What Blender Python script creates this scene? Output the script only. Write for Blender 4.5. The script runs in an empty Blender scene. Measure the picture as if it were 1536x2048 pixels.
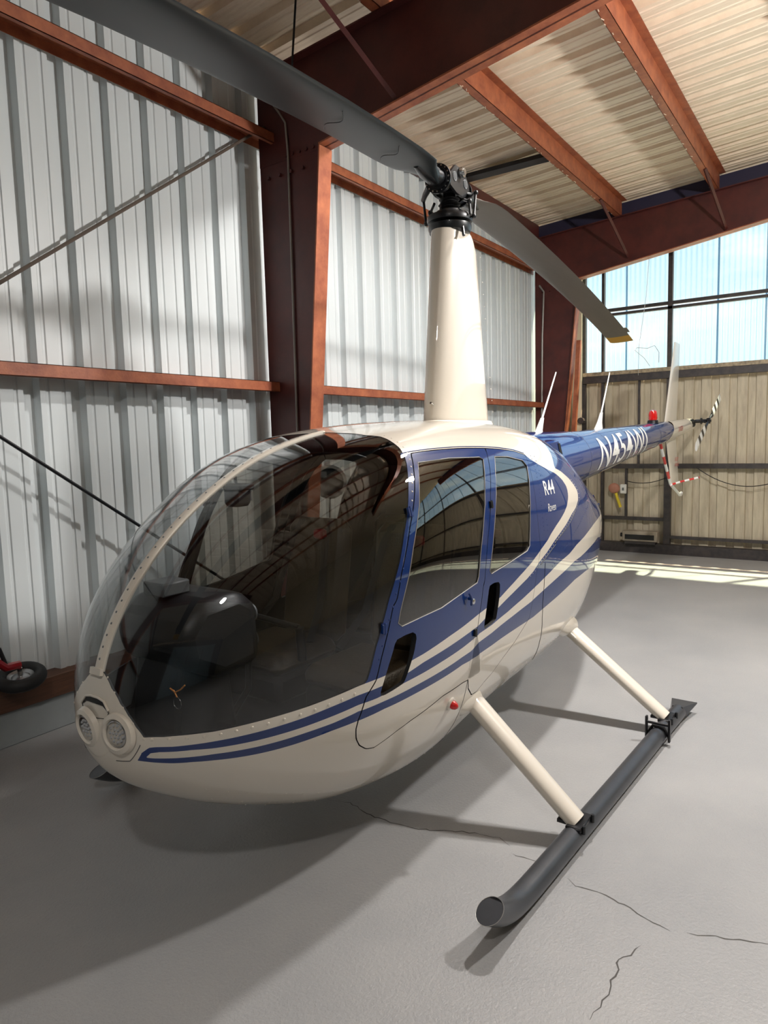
import bpy, math, random
import numpy as np
from mathutils import Vector, Matrix
random.seed(7); np.random.seed(7)
PI = math.pi
scene = bpy.context.scene
COL = scene.collection

# ------------------------------------------------------------------ materials
def _nt(name):
    m = bpy.data.materials.new(name); m.use_nodes = True
    nt = m.node_tree
    for n in list(nt.nodes): nt.nodes.remove(n)
    out = nt.nodes.new('ShaderNodeOutputMaterial')
    return m, nt, out
def N(nt, typ, **kw):
    n = nt.nodes.new(typ)
    for k, v in kw.items():
        if k.startswith('i_'): n.inputs[k[2:].replace('_', ' ')].default_value = v
        elif isinstance(k, str): setattr(n, k, v)
    return n
def c4(c): return (c[0], c[1], c[2], 1.0)
def paint(name, col, rough=0.4, metal=0.0, coat=0.0, var=0.0, vscale=6.0, bump=0.0, bscale=80.0, col2=None, spec=0.5, stretch=None):
    m, nt, out = _nt(name)
    b = nt.nodes.new('ShaderNodeBsdfPrincipled')
    b.inputs['Roughness'].default_value = rough; b.inputs['Metallic'].default_value = metal
    b.inputs['Coat Weight'].default_value = coat; b.inputs['Coat Roughness'].default_value = 0.015
    b.inputs['Specular IOR Level'].default_value = spec
    if coat >= 1: b.inputs['Coat IOR'].default_value = 1.5
    b.inputs['Base Color'].default_value = c4(col)
    nt.links.new(b.outputs[0], out.inputs[0])
    if var > 0 or bump > 0:
        tc = nt.nodes.new('ShaderNodeTexCoord'); mp = nt.nodes.new('ShaderNodeMapping')
        if stretch: mp.inputs['Scale'].default_value = stretch
        nt.links.new(tc.outputs['Object'], mp.inputs[0])
    if var > 0:
        t = nt.nodes.new('ShaderNodeTexNoise'); t.inputs['Scale'].default_value = vscale; t.inputs['Detail'].default_value = 6
        t.inputs['Roughness'].default_value = 0.65
        nt.links.new(mp.outputs[0], t.inputs['Vector'])
        r = nt.nodes.new('ShaderNodeValToRGB'); e = r.color_ramp.elements
        d = col2 if col2 else tuple(max(0, x*(1-var)) for x in col)
        e[0].position = 0.35; e[0].color = c4(d); e[1].position = 0.65; e[1].color = c4(col)
        nt.links.new(t.outputs['Fac'], r.inputs[0]); nt.links.new(r.outputs[0], b.inputs['Base Color'])
    if bump > 0:
        t2 = nt.nodes.new('ShaderNodeTexNoise'); t2.inputs['Scale'].default_value = bscale; t2.inputs['Detail'].default_value = 3
        nt.links.new(mp.outputs[0], t2.inputs['Vector'])
        bp = nt.nodes.new('ShaderNodeBump'); bp.inputs['Strength'].default_value = bump; bp.inputs['Distance'].default_value = 0.01
        nt.links.new(t2.outputs['Fac'], bp.inputs['Height']); nt.links.new(bp.outputs[0], b.inputs['Normal'])
    return m
def glass(name, tint, rough=0.0, ior=1.5, refl=(1, 1, 1)):
    m, nt, out = _nt(name)
    tr = nt.nodes.new('ShaderNodeBsdfTransparent'); tr.inputs[0].default_value = c4(tint)
    gl = nt.nodes.new('ShaderNodeBsdfGlossy'); gl.inputs['Roughness'].default_value = rough; gl.inputs[0].default_value = c4(refl)
    fr = nt.nodes.new('ShaderNodeFresnel'); ge = nt.nodes.new('ShaderNodeNewGeometry')     # same reflectance from both faces of the thin pane
    mr = nt.nodes.new('ShaderNodeMapRange'); mr.inputs[3].default_value = ior; mr.inputs[4].default_value = 1.0/ior
    nt.links.new(ge.outputs['Backfacing'], mr.inputs[0]); nt.links.new(mr.outputs[0], fr.inputs['IOR'])
    mx = nt.nodes.new('ShaderNodeMixShader')
    nt.links.new(fr.outputs[0], mx.inputs[0]); nt.links.new(tr.outputs[0], mx.inputs[1]); nt.links.new(gl.outputs[0], mx.inputs[2])
    nt.links.new(mx.outputs[0], out.inputs[0])
    return m
def emit(name, col, s):
    m, nt, out = _nt(name)
    e = nt.nodes.new('ShaderNodeEmission'); e.inputs[0].default_value = c4(col); e.inputs[1].default_value = s
    nt.links.new(e.outputs[0], out.inputs[0]); return m

# ------------------------------------------------------------------ mesh builder
def frame(d):
    d = Vector(d).normalized()
    u = d.cross(Vector((0, 0, 1))) if abs(d.z) < 0.95 else d.cross(Vector((1, 0, 0)))
    u.normalize(); return u, d.cross(u).normalized()
class MB:
    def __init__(s): s.V = []; s.F = []; s.M = []; s.S = []
    def add(s, vs, fs, mi=0, smooth=False):
        o = len(s.V); s.V += [tuple(v) for v in vs]
        for f in fs: s.F.append(tuple(i+o for i in f)); s.M.append(mi); s.S.append(smooth)
        return s
    def box(s, lo, hi, mi=0, rot=None, c=None, bev=0.0):
        x0, y0, z0 = lo; x1, y1, z1 = hi
        x0, x1 = min(x0, x1), max(x0, x1); y0, y1 = min(y0, y1), max(y0, y1); z0, z1 = min(z0, z1), max(z0, z1)
        if bev > 0:
            b = min(bev, (x1-x0)/2.01, (y1-y0)/2.01, (z1-z0)/2.01)
            vs = []; idx = {}
            for ix, X in enumerate((x0, x1)):
                for iy, Y in enumerate((y0, y1)):
                    for iz, Z in enumerate((z0, z1)):
                        sx, sy, sz = (1, -1)[ix]*b, (1, -1)[iy]*b, (1, -1)[iz]*b
                        idx[ix, iy, iz, 0] = len(vs); vs.append((X, Y+sy, Z+sz))
                        idx[ix, iy, iz, 1] = len(vs); vs.append((X+sx, Y, Z+sz))
                        idx[ix, iy, iz, 2] = len(vs); vs.append((X+sx, Y+sy, Z))
            fs = []
            def q(*k): fs.append([idx[i] for i in k])
            for i, fl in ((0, 1), (1, 0)):
                a = [(i, 0, 0, 0), (i, 1, 0, 0), (i, 1, 1, 0), (i, 0, 1, 0)]; q(*(a if not fl else a[::-1]))
                a = [(0, i, 0, 1), (0, i, 1, 1), (1, i, 1, 1), (1, i, 0, 1)]; q(*(a if not fl else a[::-1]))
                a = [(0, 0, i, 2), (1, 0, i, 2), (1, 1, i, 2), (0, 1, i, 2)]; q(*(a if not fl else a[::-1]))
            for i in (0, 1):
                for j in (0, 1):
                    q((i, j, 0, 0), (i, j, 1, 0), (i, j, 1, 1), (i, j, 0, 1))
                    q((i, 0, j, 0), (i, 1, j, 0), (i, 1, j, 2), (i, 0, j, 2))
                    q((0, i, j, 1), (1, i, j, 1), (1, i, j, 2), (0, i, j, 2))
                    for k in (0, 1): q((i, j, k, 0), (i, j, k, 1), (i, j, k, 2))
        else:
            vs = [(x0, y0, z0), (x1, y0, z0), (x1, y1, z0), (x0, y1, z0), (x0, y0, z1), (x1, y0, z1), (x1, y1, z1), (x0, y1, z1)]
            fs = [(0, 3, 2, 1), (4, 5, 6, 7), (0, 1, 5, 4), (1, 2, 6, 5), (2, 3, 7, 6), (3, 0, 4, 7)]
        if rot is not None:
            cc = Vector(c) if c is not None else Vector(((x0+x1)/2, (y0+y1)/2, (z0+z1)/2))
            vs = [rot @ (Vector(v)-cc) + cc for v in vs]
        return s.add(vs, fs, mi)
    def tube(s, path, r, n=12, mi=0, cap=True, flat=None, closed=False, up=None):
        P = [Vector(p) for p in path]; R = r if hasattr(r, '__len__') else [r]*len(P)
        vs = []; u = None
        for i, p in enumerate(P):
            if closed: d = P[(i+1) % len(P)]-P[i-1]
            else: d = P[min(i+1, len(P)-1)]-P[max(i-1, 0)]
            d.normalize()
            if u is None:
                u = Vector(up) if up is not None else frame(d)[0]
            u = (u-d*u.dot(d)).normalized(); w = d.cross(u)
            a, b = (R[i], R[i]) if flat is None else (R[i]*flat[0], R[i]*flat[1])
            for k in range(n):
                t = 2*PI*k/n; vs.append(p+u*math.cos(t)*a+w*math.sin(t)*b)
        fs = []
        m = len(P) if closed else len(P)-1
        for i in range(m):
            for k in range(n):
                a = i*n+k; b = i*n+(k+1) % n; i2 = ((i+1) % len(P))*n
                fs.append((a, b, i2+(k+1) % n, i2+k))
        s.add(vs, fs, mi, True)
        if cap and not closed:
            o = len(P)-1
            s.add([vs[k] for k in range(n)], [tuple(range(n))[::-1]], mi); s.add([vs[o*n+k] for k in range(n)], [tuple(range(n))], mi)
        return s
    def cyl(s, p0, p1, r0, r1=None, n=20, mi=0, cap=True): return s.tube([p0, p1], [r0, r0 if r1 is None else r1], n, mi, cap)
    def lathe(s, prof, origin, axis=(0, 0, 1), n=28, mi=0, smooth=True):
        a = Vector(axis).normalized(); u, w = frame(a); o = Vector(origin); vs = []
        for r, h in prof:
            for k in range(n):
                t = 2*PI*k/n; vs.append(o+a*h+u*math.cos(t)*r+w*math.sin(t)*r)
        fs = [(i*n+k, i*n+(k+1) % n, (i+1)*n+(k+1) % n, (i+1)*n+k) for i in range(len(prof)-1) for k in range(n)]
        return s.add(vs, fs, mi, smooth)
    def prism(s, poly, axis, a0, a1, mi=0, smooth=False):
        # poly 2D in the two remaining axes (cyclic order)
        def mk(p, a):
            v = [0, 0, 0]; o = [i for i in range(3) if i != axis]; v[axis] = a; v[o[0]] = p[0]; v[o[1]] = p[1]; return v
        n = len(poly); vs = [mk(p, a0) for p in poly]+[mk(p, a1) for p in poly]
        s.add(vs, [tuple(range(n))[::-1], tuple(range(n, 2*n))], mi)
        s.add(vs, [(i, (i+1) % n, n+(i+1) % n, n+i) for i in range(n)], mi, smooth)
        return s
    def sphere(s, c, r, n=16, m=10, mi=0, sc=(1, 1, 1)):
        vs = []; c = Vector(c)
        for i in range(m+1):
            t = PI*i/m
            for k in range(n):
                p = 2*PI*k/n; vs.append((c.x+r*sc[0]*math.sin(t)*math.cos(p), c.y+r*sc[1]*math.sin(t)*math.sin(p), c.z+r*sc[2]*math.cos(t)))
        return s.add(vs, [(i*n+k, i*n+(k+1) % n, (i+1)*n+(k+1) % n, (i+1)*n+k) for i in range(m) for k in range(n)], mi, True)
    def build(s, name, mats, parent=None, label=None, bevel=0.0):
        if not isinstance(mats, (list, tuple)): mats = [mats]
        me = bpy.data.meshes.new(name); me.from_pydata([tuple(v) for v in s.V], [], s.F); me.validate(clean_customdata=False)
        for m in mats: me.materials.append(m)
        if len(me.polygons) == len(s.F):
            me.polygons.foreach_set('material_index', s.M); me.polygons.foreach_set('use_smooth', s.S)
        import bmesh
        bm = bmesh.new(); bm.from_mesh(me); bmesh.ops.remove_doubles(bm, verts=bm.verts, dist=1e-5)
        bmesh.ops.recalc_face_normals(bm, faces=bm.faces); bm.to_mesh(me); bm.free()
        try: me.set_sharp_from_angle(angle=math.radians(40))
        except Exception: pass
        o = bpy.data.objects.new(name, me); COL.objects.link(o)
        if parent: o.parent = parent
        if label: o['label'] = label
        if bevel > 0:
            b = o.modifiers.new('bevel', 'BEVEL'); b.width = bevel; b.segments = 2; b.limit_method = 'ANGLE'
        return o
def tag(o, label, cat, group=None, kind=None):
    if label: o['label'] = label
    if cat: o['category'] = cat
    if group: o['group'] = group
    if kind: o['kind'] = kind
    return o
def struct(o, label=None):
    o['kind'] = 'structure'
    if label: o['label'] = label
    return o
def empty(name, loc=(0, 0, 0), rotz=0.0):
    o = bpy.data.objects.new(name, None); o.empty_display_size = 0.1; o.location = loc; o.rotation_euler = (0, 0, rotz); COL.objects.link(o); return o
def copy_tree(o, parent=None):
    c = o.copy(); COL.objects.link(c)
    if parent: c.parent = parent
    for ch in list(o.children): copy_tree(ch, c)
    return c

# ------------------------------------------------------------------ palette
M_RED = paint('red_oxide_shaded', (0.10, 0.020, 0.016), 0.42, var=0.35, vscale=3.5, bump=0.08, bscale=60, col2=(0.06, 0.013, 0.012))  # frame primer darkened: shade on the webs is put into the colour
M_PURLIN = paint('rusty_orange_primer', (0.42, 0.13, 0.055), 0.5, var=0.5, vscale=7, bump=0.12, bscale=70, col2=(0.25, 0.065, 0.03))
M_WALL = paint('white_wall_sheet', (0.68, 0.725, 0.735), 0.38, var=0.03, vscale=1.3, spec=0.6)
M_DECK = paint('roof_sheet_cream', (0.88, 0.755, 0.60), 0.5, var=0.25, vscale=4.0, stretch=(9, 1.2, 1), col2=(0.76, 0.63, 0.48))
M_TAN = paint('tan_wall_sheet', (0.52, 0.46, 0.34), 0.5, var=0.28, vscale=4.0, stretch=(4, 4, .6), col2=(0.38, 0.325, 0.24))
M_DARKSTEEL = paint('dark_door_steel', (0.055, 0.045, 0.042), 0.5, var=0.5, vscale=14, col2=(0.025, 0.023, 0.025))
M_SILL = paint('weathered_sill', (0.42, 0.34, 0.22), 0.55, var=0.6, vscale=18, col2=(0.16, 0.13, 0.09))
M_BLACK = paint('black_steel', (0.012, 0.012, 0.014), 0.35, metal=0.3)
M_RUBBER = paint('black_rubber', (0.012, 0.012, 0.013), 0.6)
M_WIREGREY = paint('grey_conduit', (0.33, 0.32, 0.3), 0.4, metal=0.5)
M_CURB = paint('painted_curb', (0.30, 0.325, 0.33), 0.6, var=0.15, vscale=3)
M_WOOD = paint('stained_timber', (0.13, 0.055, 0.03), 0.55, var=0.4, vscale=4, stretch=(1, 14, 14), col2=(0.075, 0.035, 0.02))
M_BEIGE = paint('cream_gloss_paint', (0.68, 0.625, 0.54), 0.35, coat=1.0, spec=0.2)
M_BLUE = paint('deep_blue_gloss_paint', (0.001, 0.024, 0.135), 0.4, coat=1.0, spec=0.15)
M_INT = paint('cabin_dark_trim', (0.010, 0.010, 0.011), 0.6)
M_INTGREY = paint('cabin_grey_plastic', (0.13, 0.14, 0.145), 0.45)
M_LEATHER = paint('brown_seat_leather', (0.075, 0.052, 0.026), 0.42, var=0.3, vscale=8, bump=0.2, bscale=120)
M_CARPET = paint('charcoal_carpet', (0.014, 0.015, 0.018), 0.95, bump=0.4, bscale=300)
M_SEAM = paint('panel_gap_sealant', (0.03, 0.03, 0.035), 0.6)
M_BLADE = paint('blade_skin_shaded', (0.013, 0.020, 0.024), 0.36, spec=0.5, var=0.12, vscale=2.5, stretch=(.6, 4, 4))  # front blade: its shaded underside is put into the base colour
M_BLADE2 = paint('blade_skin_lit', (0.20, 0.18, 0.155), 0.4, spec=0.5, var=0.12, vscale=2.5, stretch=(.6, 4, 4))  # rear blade: lighter copy of the same skin, as lit
M_YELLOW = paint('yellow_tip_paint', (0.72, 0.38, 0.02), 0.35)
M_HUB = paint('black_hub_metal', (0.010, 0.011, 0.013), 0.35, metal=0.2, coat=0.2)
M_CHROME = paint('bright_metal', (0.6, 0.6, 0.6), 0.2, metal=1.0)
M_SKID = paint('charcoal_skid_paint', (0.055, 0.058, 0.066), 0.33, metal=0.3, spec=0.6, var=0.2, vscale=9)
M_WHITE = paint('white_paint', (0.75, 0.75, 0.72), 0.3)
M_REDPAINT = paint('red_paint', (0.55, 0.02, 0.015), 0.3, coat=0.4)
M_REDDARK = paint('dark_red_paint', (0.33, 0.008, 0.015), 0.3, coat=0.4)
M_GLASS = glass('tinted_windshield', (0.82, 0.83, 0.835), ior=1.5)
M_SIDEGLASS = glass('tinted_side_window', (0.58, 0.56, 0.52), ior=1.8)
M_LENS = glass('clear_lens', (0.9, 0.9, 0.9), ior=1.45)
M_YELL = paint('yellow_plastic', (0.7, 0.55, 0.04), 0.4)
M_PINK = paint('faded_terracotta_plastic', (0.42, 0.19, 0.13), 0.6)
M_CRACK = paint('crack_dark', (0.09, 0.085, 0.08), 0.9)  # dark line colour of the floor cracks
M_FLECK = paint('cream_fleck', (0.75, 0.62, 0.48), 0.5)  # cream colour of the small flecks on the purlins
def redlens():
    m, nt, out = _nt('red_lens')
    b = nt.nodes.new('ShaderNodeBsdfPrincipled'); b.inputs['Base Color'].default_value = (0.75, 0.012, 0.01, 1); b.inputs['Roughness'].default_value = 0.08
    b.inputs['Transmission Weight'].default_value = 0.35; b.inputs['Coat Weight'].default_value = 1.0
    nt.links.new(b.outputs[0], out.inputs[0]); return m
M_REDLENS = redlens()

P1 = 400
P2 = 320
P3 = 125
SUNP = 20
SKYP = 1.15
EXPO = 0.6
CRACKS = [[(1.167, -0.089), (1.128, 0.02), (1.169, 0.168), (1.166, 0.334), (1.141, 0.452), (1.089, 0.55), (1.04, 0.674), (1.019, 0.76), (1.055, 0.824)], [(1.106, 0.851), (1.097, 0.932), (1.114, 0.993)], [(1.131, 1.09), (1.163, 1.145), (1.156, 1.241), (1.178, 1.341), (1.216, 1.422), (1.233, 1.511)], [(1.216, 1.557), (1.204, 1.603), (1.166, 1.677), (1.139, 1.75), (1.092, 1.895)], [(1.349, 1.455), (1.464, 1.403), (1.564, 1.408), (1.657, 1.412), (1.755, 1.397)]]
KDATA = [[1.05, 1.2951, 1.3439, 1.5264, 1.7654, 1.83, 1.8385, 1.7986, 1.7178, 1.5329, 1.2777, 1.0481, 0.7976], [0.911, 0.7528, 0.5917, 0.4235, 0.3089, 0.2808, 0.2365, 0.1891, 0.2261, 0.3566, 0.5218, 0.6435, 0.7409], [1.0188, 1.0766, 1.0823, 1.0307, 0.9711, 0.9641, 0.9596, 0.942, 0.929, 0.9174, 0.8965, 0.8449, 0.7703], [0.0658, 0.1564, 0.3204, 0.465, 0.5869, 0.6369, 0.6399, 0.647, 0.6203, 0.5102, 0.364, 0.1959, 0.0493], [2.0076, 2.0813, 2.2401, 2.5254, 2.7867, 3.1747, 3.5838, 3.9516, 3.47, 2.7514, 2.3726, 2.1025, 1.9473], [1.998, 2.0842, 2.1725, 2.2774, 2.4283, 2.3981, 2.4865, 2.5609, 2.4514, 2.2238, 1.9521, 1.7963, 1.7201]]
FDATA = {"glass": [[0.9454, 0.0371], [0.9537, 0.1642], [0.9547, 0.294], [0.9505, 0.3959], [0.9432, 0.4875], [0.9337, 0.5593], [0.9125, 0.5719], [0.8896, 0.5761], [0.866, 0.5783], [0.7872, 0.5683], [0.7659, 0.5631], [0.7445, 0.5568], [0.7373, 0.5559], [0.7332, 0.5336], [0.7282, 0.5014], [0.7216, 0.4667], [0.7146, 0.4308], [0.7083, 0.4063], [0.7007, 0.3745], [0.6933, 0.3367], [0.6873, 0.3126], [0.68, 0.2788], [0.6737, 0.252], [0.6662, 0.222], [0.6615, 0.1959], [0.6602, 0.1771], [0.659, 0.1595], [0.6589, 0.1443], [0.6629, 0.1195], [0.6601, 0.0609]], "c0": [[0.7373, 0.5559], [0.7193, 0.5547], [0.6928, 0.5489], [0.6816, 0.5476], [0.667, 0.5442], [0.6514, 0.5403], [0.6343, 0.5373], [0.6122, 0.5325], [0.601, 0.531], [0.5785, 0.5267], [0.5584, 0.5128], [0.5409, 0.4991], [0.5264, 0.4869], [0.511, 0.4692], [0.4947, 0.4503], [0.4886, 0.4396], [0.4766, 0.4235], [0.4649, 0.4095], [0.4534, 0.394], [0.4448, 0.3789], [0.4375, 0.3588], [0.4346, 0.3423], [0.4352, 0.3279], [0.4417, 0.3122], [0.4508, 0.3012], [0.457, 0.2958], [0.4696, 0.2887], [0.4851, 0.2757], [0.498, 0.2603], [0.504, 0.2459]], "roof": [[0.6621, 0.2115], [0.6426, 0.2173], [0.6159, 0.2235], [0.5853, 0.2292], [0.565, 0.2318], [0.5419, 0.2347], [0.5186, 0.2408], [0.5034, 0.2499]], "c1": [[0.9339, 0.7118], [0.9325, 0.6524], [0.9261, 0.6212], [0.9189, 0.6181], [0.9014, 0.6183], [0.8837, 0.6135], [0.8648, 0.6088], [0.7868, 0.5887], [0.7657, 0.5807], [0.7444, 0.5733], [0.724, 0.5709], [0.6969, 0.5669], [0.6817, 0.562], [0.6594, 0.5589], [0.6345, 0.5557], [0.6124, 0.5535], [0.6028, 0.5491], [0.5819, 0.5445], [0.5585, 0.5318], [0.5446, 0.5232], [0.5339, 0.5164], [0.5228, 0.5069], [0.5133, 0.4936], [0.4973, 0.4777], [0.4802, 0.4557], [0.467, 0.441], [0.4523, 0.425], [0.434, 0.4012], [0.4186, 0.3848], [0.406, 0.3648], [0.4018, 0.3489], [0.4004, 0.3352], [0.4067, 0.3206], [0.4187, 0.3033], [0.4367, 0.288], [0.4513, 0.2814]], "c2": [[0.9259, 0.6821], [0.9223, 0.6523], [0.9134, 0.6445], [0.9002, 0.6409], [0.8826, 0.6338], [0.8634, 0.6312], [0.7861, 0.6083], [0.7651, 0.6001], [0.744, 0.5914], [0.7249, 0.5887], [0.7022, 0.5819], [0.6815, 0.5802], [0.6593, 0.5772], [0.6344, 0.5744], [0.6123, 0.5709], [0.637, 0.5706], [0.615, 0.5691], [0.5916, 0.5697], [0.567, 0.5641], [0.5412, 0.554], [0.5135, 0.5398], [0.4916, 0.526], [0.4744, 0.5136], [0.4457, 0.5], [0.4245, 0.4836], [0.3955, 0.4668], [0.3407, 0.4291], [0.2406, 0.3738]], "c3": [[0.9259, 0.6821], [0.9172, 0.6811], [0.8981, 0.6708], [0.8807, 0.6607], [0.862, 0.6509], [0.7854, 0.6227], [0.7645, 0.6147], [0.7436, 0.6038], [0.721, 0.5996], [0.695, 0.5968], [0.6666, 0.5942], [0.634, 0.5912], [0.6118, 0.5915], [0.6223, 0.5855], [0.5913, 0.5852], [0.5583, 0.579], [0.5266, 0.5706], [0.5037, 0.5598], [0.4832, 0.55], [0.4598, 0.539], [0.43, 0.524], [0.4102, 0.5193], [0.3571, 0.4988], [0.305, 0.4799], [0.2231, 0.495]], "c4": [[0.9339, 0.7118], [0.9153, 0.7054], [0.8961, 0.6953], [0.8789, 0.682], [0.8601, 0.673], [0.7842, 0.6406], [0.7637, 0.6297], [0.7428, 0.6215], [0.7204, 0.6141], [0.6944, 0.6111], [0.666, 0.6085], [0.6334, 0.6059], [0.6109, 0.6109], [0.6214, 0.6076], [0.5901, 0.6108], [0.5569, 0.6106], [0.521, 0.6094], [0.4818, 0.5956], [0.4291, 0.5742], [0.3911, 0.5685], [0.3265, 0.5705]], "fwin": [[0.6579, 0.2345], [0.6236, 0.2418], [0.5819, 0.2509], [0.5777, 0.2566], [0.5839, 0.2838], [0.5945, 0.3415], [0.6022, 0.3904], [0.6072, 0.429], [0.6105, 0.4642], [0.6131, 0.4737], [0.6602, 0.4847], [0.7034, 0.4839], [0.7069, 0.4761], [0.7042, 0.4564], [0.6936, 0.4043], [0.6872, 0.3657], [0.681, 0.3362], [0.6736, 0.303], [0.6665, 0.2677]], "rwin": [[0.5578, 0.2522], [0.5365, 0.2543], [0.5135, 0.2642], [0.5099, 0.2783], [0.5157, 0.3146], [0.5221, 0.3633], [0.5267, 0.4108], [0.5289, 0.4489], [0.5335, 0.4577], [0.564, 0.4674], [0.5918, 0.4718], [0.594, 0.465], [0.589, 0.4251], [0.583, 0.3785], [0.5748, 0.3267], [0.5667, 0.2825]], "fvent": [[0.7098, 0.5025], [0.7004, 0.5011], [0.6922, 0.5023], [0.6888, 0.5088], [0.6887, 0.5167], [0.6913, 0.5368], [0.6956, 0.5557], [0.6996, 0.5727], [0.7022, 0.5819], [0.7127, 0.5861], [0.7213, 0.5889], [0.7252, 0.5878], [0.724, 0.5767], [0.7205, 0.5565], [0.7167, 0.537], [0.7126, 0.5179]], "rvent": [[0.5951, 0.4925], [0.5879, 0.4917], [0.5807, 0.4947], [0.5786, 0.5001], [0.5792, 0.52], [0.5819, 0.5425], [0.5852, 0.5642], [0.5916, 0.5677], [0.6035, 0.5676], [0.6028, 0.5549], [0.5995, 0.5303], [0.5974, 0.5124]], "fdoorF": [[0.6579, 0.2148], [0.6661, 0.2464], [0.6746, 0.2826], [0.6808, 0.3077], [0.6873, 0.3317], [0.6933, 0.3612], [0.7009, 0.3969], [0.7071, 0.4367], [0.7112, 0.4444], [0.7171, 0.4835], [0.7238, 0.5227], [0.7288, 0.5573], [0.7377, 0.5812], [0.7412, 0.6101], [0.7428, 0.6215], [0.7436, 0.6388], [0.7417, 0.658], [0.7373, 0.6739], [0.7303, 0.6853], [0.7229, 0.6881], [0.7144, 0.6795], [0.7028, 0.6683], [0.6904, 0.66], [0.6771, 0.6539], [0.6559, 0.6432], [0.6305, 0.6428], [0.6039, 0.6515]], "split": [[0.5645, 0.2327], [0.5699, 0.2577], [0.5746, 0.2812], [0.5834, 0.324], [0.5891, 0.3651], [0.5952, 0.4047], [0.5991, 0.4446], [0.6023, 0.4847], [0.6037, 0.4843], [0.6071, 0.5144], [0.6104, 0.5348], [0.6136, 0.5608], [0.6179, 0.5819], [0.6198, 0.6092], [0.6215, 0.6271], [0.6228, 0.6418], [0.619, 0.6664], [0.6102, 0.6898], [0.6024, 0.6936], [0.5917, 0.6845]], "rdoorR": [[0.5019, 0.248], [0.5041, 0.2642], [0.5062, 0.2852], [0.5087, 0.3104], [0.5104, 0.3367], [0.5113, 0.3625], [0.5118, 0.3968], [0.5109, 0.4315], [0.509, 0.4632], [0.5122, 0.4848], [0.5172, 0.5145], [0.5202, 0.5404], [0.5246, 0.5742], [0.5287, 0.6058], [0.5384, 0.6213], [0.5504, 0.6409], [0.568, 0.6611], [0.5815, 0.6785], [0.5917, 0.6845]], "panel": [[0.5006, 0.4999], [0.5028, 0.5414], [0.5049, 0.5877], [0.5028, 0.6258], [0.4976, 0.6632], [0.4939, 0.694], [0.4855, 0.74], [0.4804, 0.7647]], "cowlseam": [[0.4025, 0.3623], [0.4256, 0.3953], [0.4459, 0.426], [0.4673, 0.4465], [0.4814, 0.4604], [0.4804, 0.4654], [0.4995, 0.4862], [0.5114, 0.4992]], "redl": [[0.6422, 0.6711]], "lightP": [[0.9739, 0.4742], [0.9829, 0.2605], [0.9781, 0.2891], [0.9687, 0.4077], [0.9589, 0.5198], [0.9562, 0.5955], [0.9618, 0.6446], [0.9806, 0.5644], [0.9891, 0.367]], "nosepanel": [[0.9367, 0.6009], [0.9426, 0.7284], [0.9617, 0.7666]], "scoop": [[0.9702, -0.0013], [0.9636, 0.1719], [0.9658, 0.2956], [0.9792, 0.0447], [0.977, -0.0013]], "HANDLE": [0.6271, 0.4915], "LOCK": [0.6194, 0.5028]}
# ------------------------------------------------------------------ camera
CAM = dict(C=(3.66091022, 2.01139577, 1.74284676),
           R=((-0.56510433, 0.824597, -0.02639868), (0.09964902, 0.03645713, -0.99435454), (-0.81897935, -0.56454466, -0.10277237)), f=1393.9923998)
cam = bpy.data.cameras.new('camera'); co = bpy.data.objects.new('camera', cam); COL.objects.link(co); scene.camera = co
R = CAM['R']
co.matrix_world = Matrix(((R[0][0], -R[1][0], -R[2][0], CAM['C'][0]), (R[0][1], -R[1][1], -R[2][1], CAM['C'][1]), (R[0][2], -R[1][2], -R[2][2], CAM['C'][2]), (0, 0, 0, 1)))
cam.sensor_fit = 'VERTICAL'; cam.sensor_height = 36.0; cam.sensor_width = 27.0; cam.lens = CAM['f']/2048*36.0
cam.clip_start = 0.05; cam.clip_end = 300
HB = 0.024267783

# ------------------------------------------------------------------ building (X runs along the left wall, Y across, Z up)
WY = -2.143; XE = -6.86; XF = 10.6; YR = 11.5; RZ = lambda y: 4.969+0.07*y
def ribprof(x0, x1, pitch=0.3048, off=0.0, deep=0.06, minor=True):
    """sheet profile: list of (x, d); d>0 is away from the room"""
    pts = []; k = math.floor((x0-off)/pitch)
    base = [(-.052, 0), (-.042, 1), (.042, 1), (.052, 0)]
    mins = [(.085, 0), (.091, .12), (.107, .12), (.113, 0), (.190, 0), (.197, .12), (.211, .12), (.218, 0)] if minor else []
    while off+k*pitch < x1+pitch:
        for dx, d in base+mins: pts.append((off+k*pitch+dx, d*deep))
        k += 1
    pts = [p for p in pts if x0 <= p[0] <= x1]
    return [(x0, 0)]+pts+[(x1, 0)]
def sheet(prof, fn0, fn1, mi=0, mb=None):
    mb = mb or MB(); n = len(prof)
    vs = [fn0(x, d) for x, d in prof]+[fn1(x, d) for x, d in prof]
    return mb.add(vs, [(i, i+1, n+i+1, n+i) for i in range(n-1)], mi)
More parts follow.
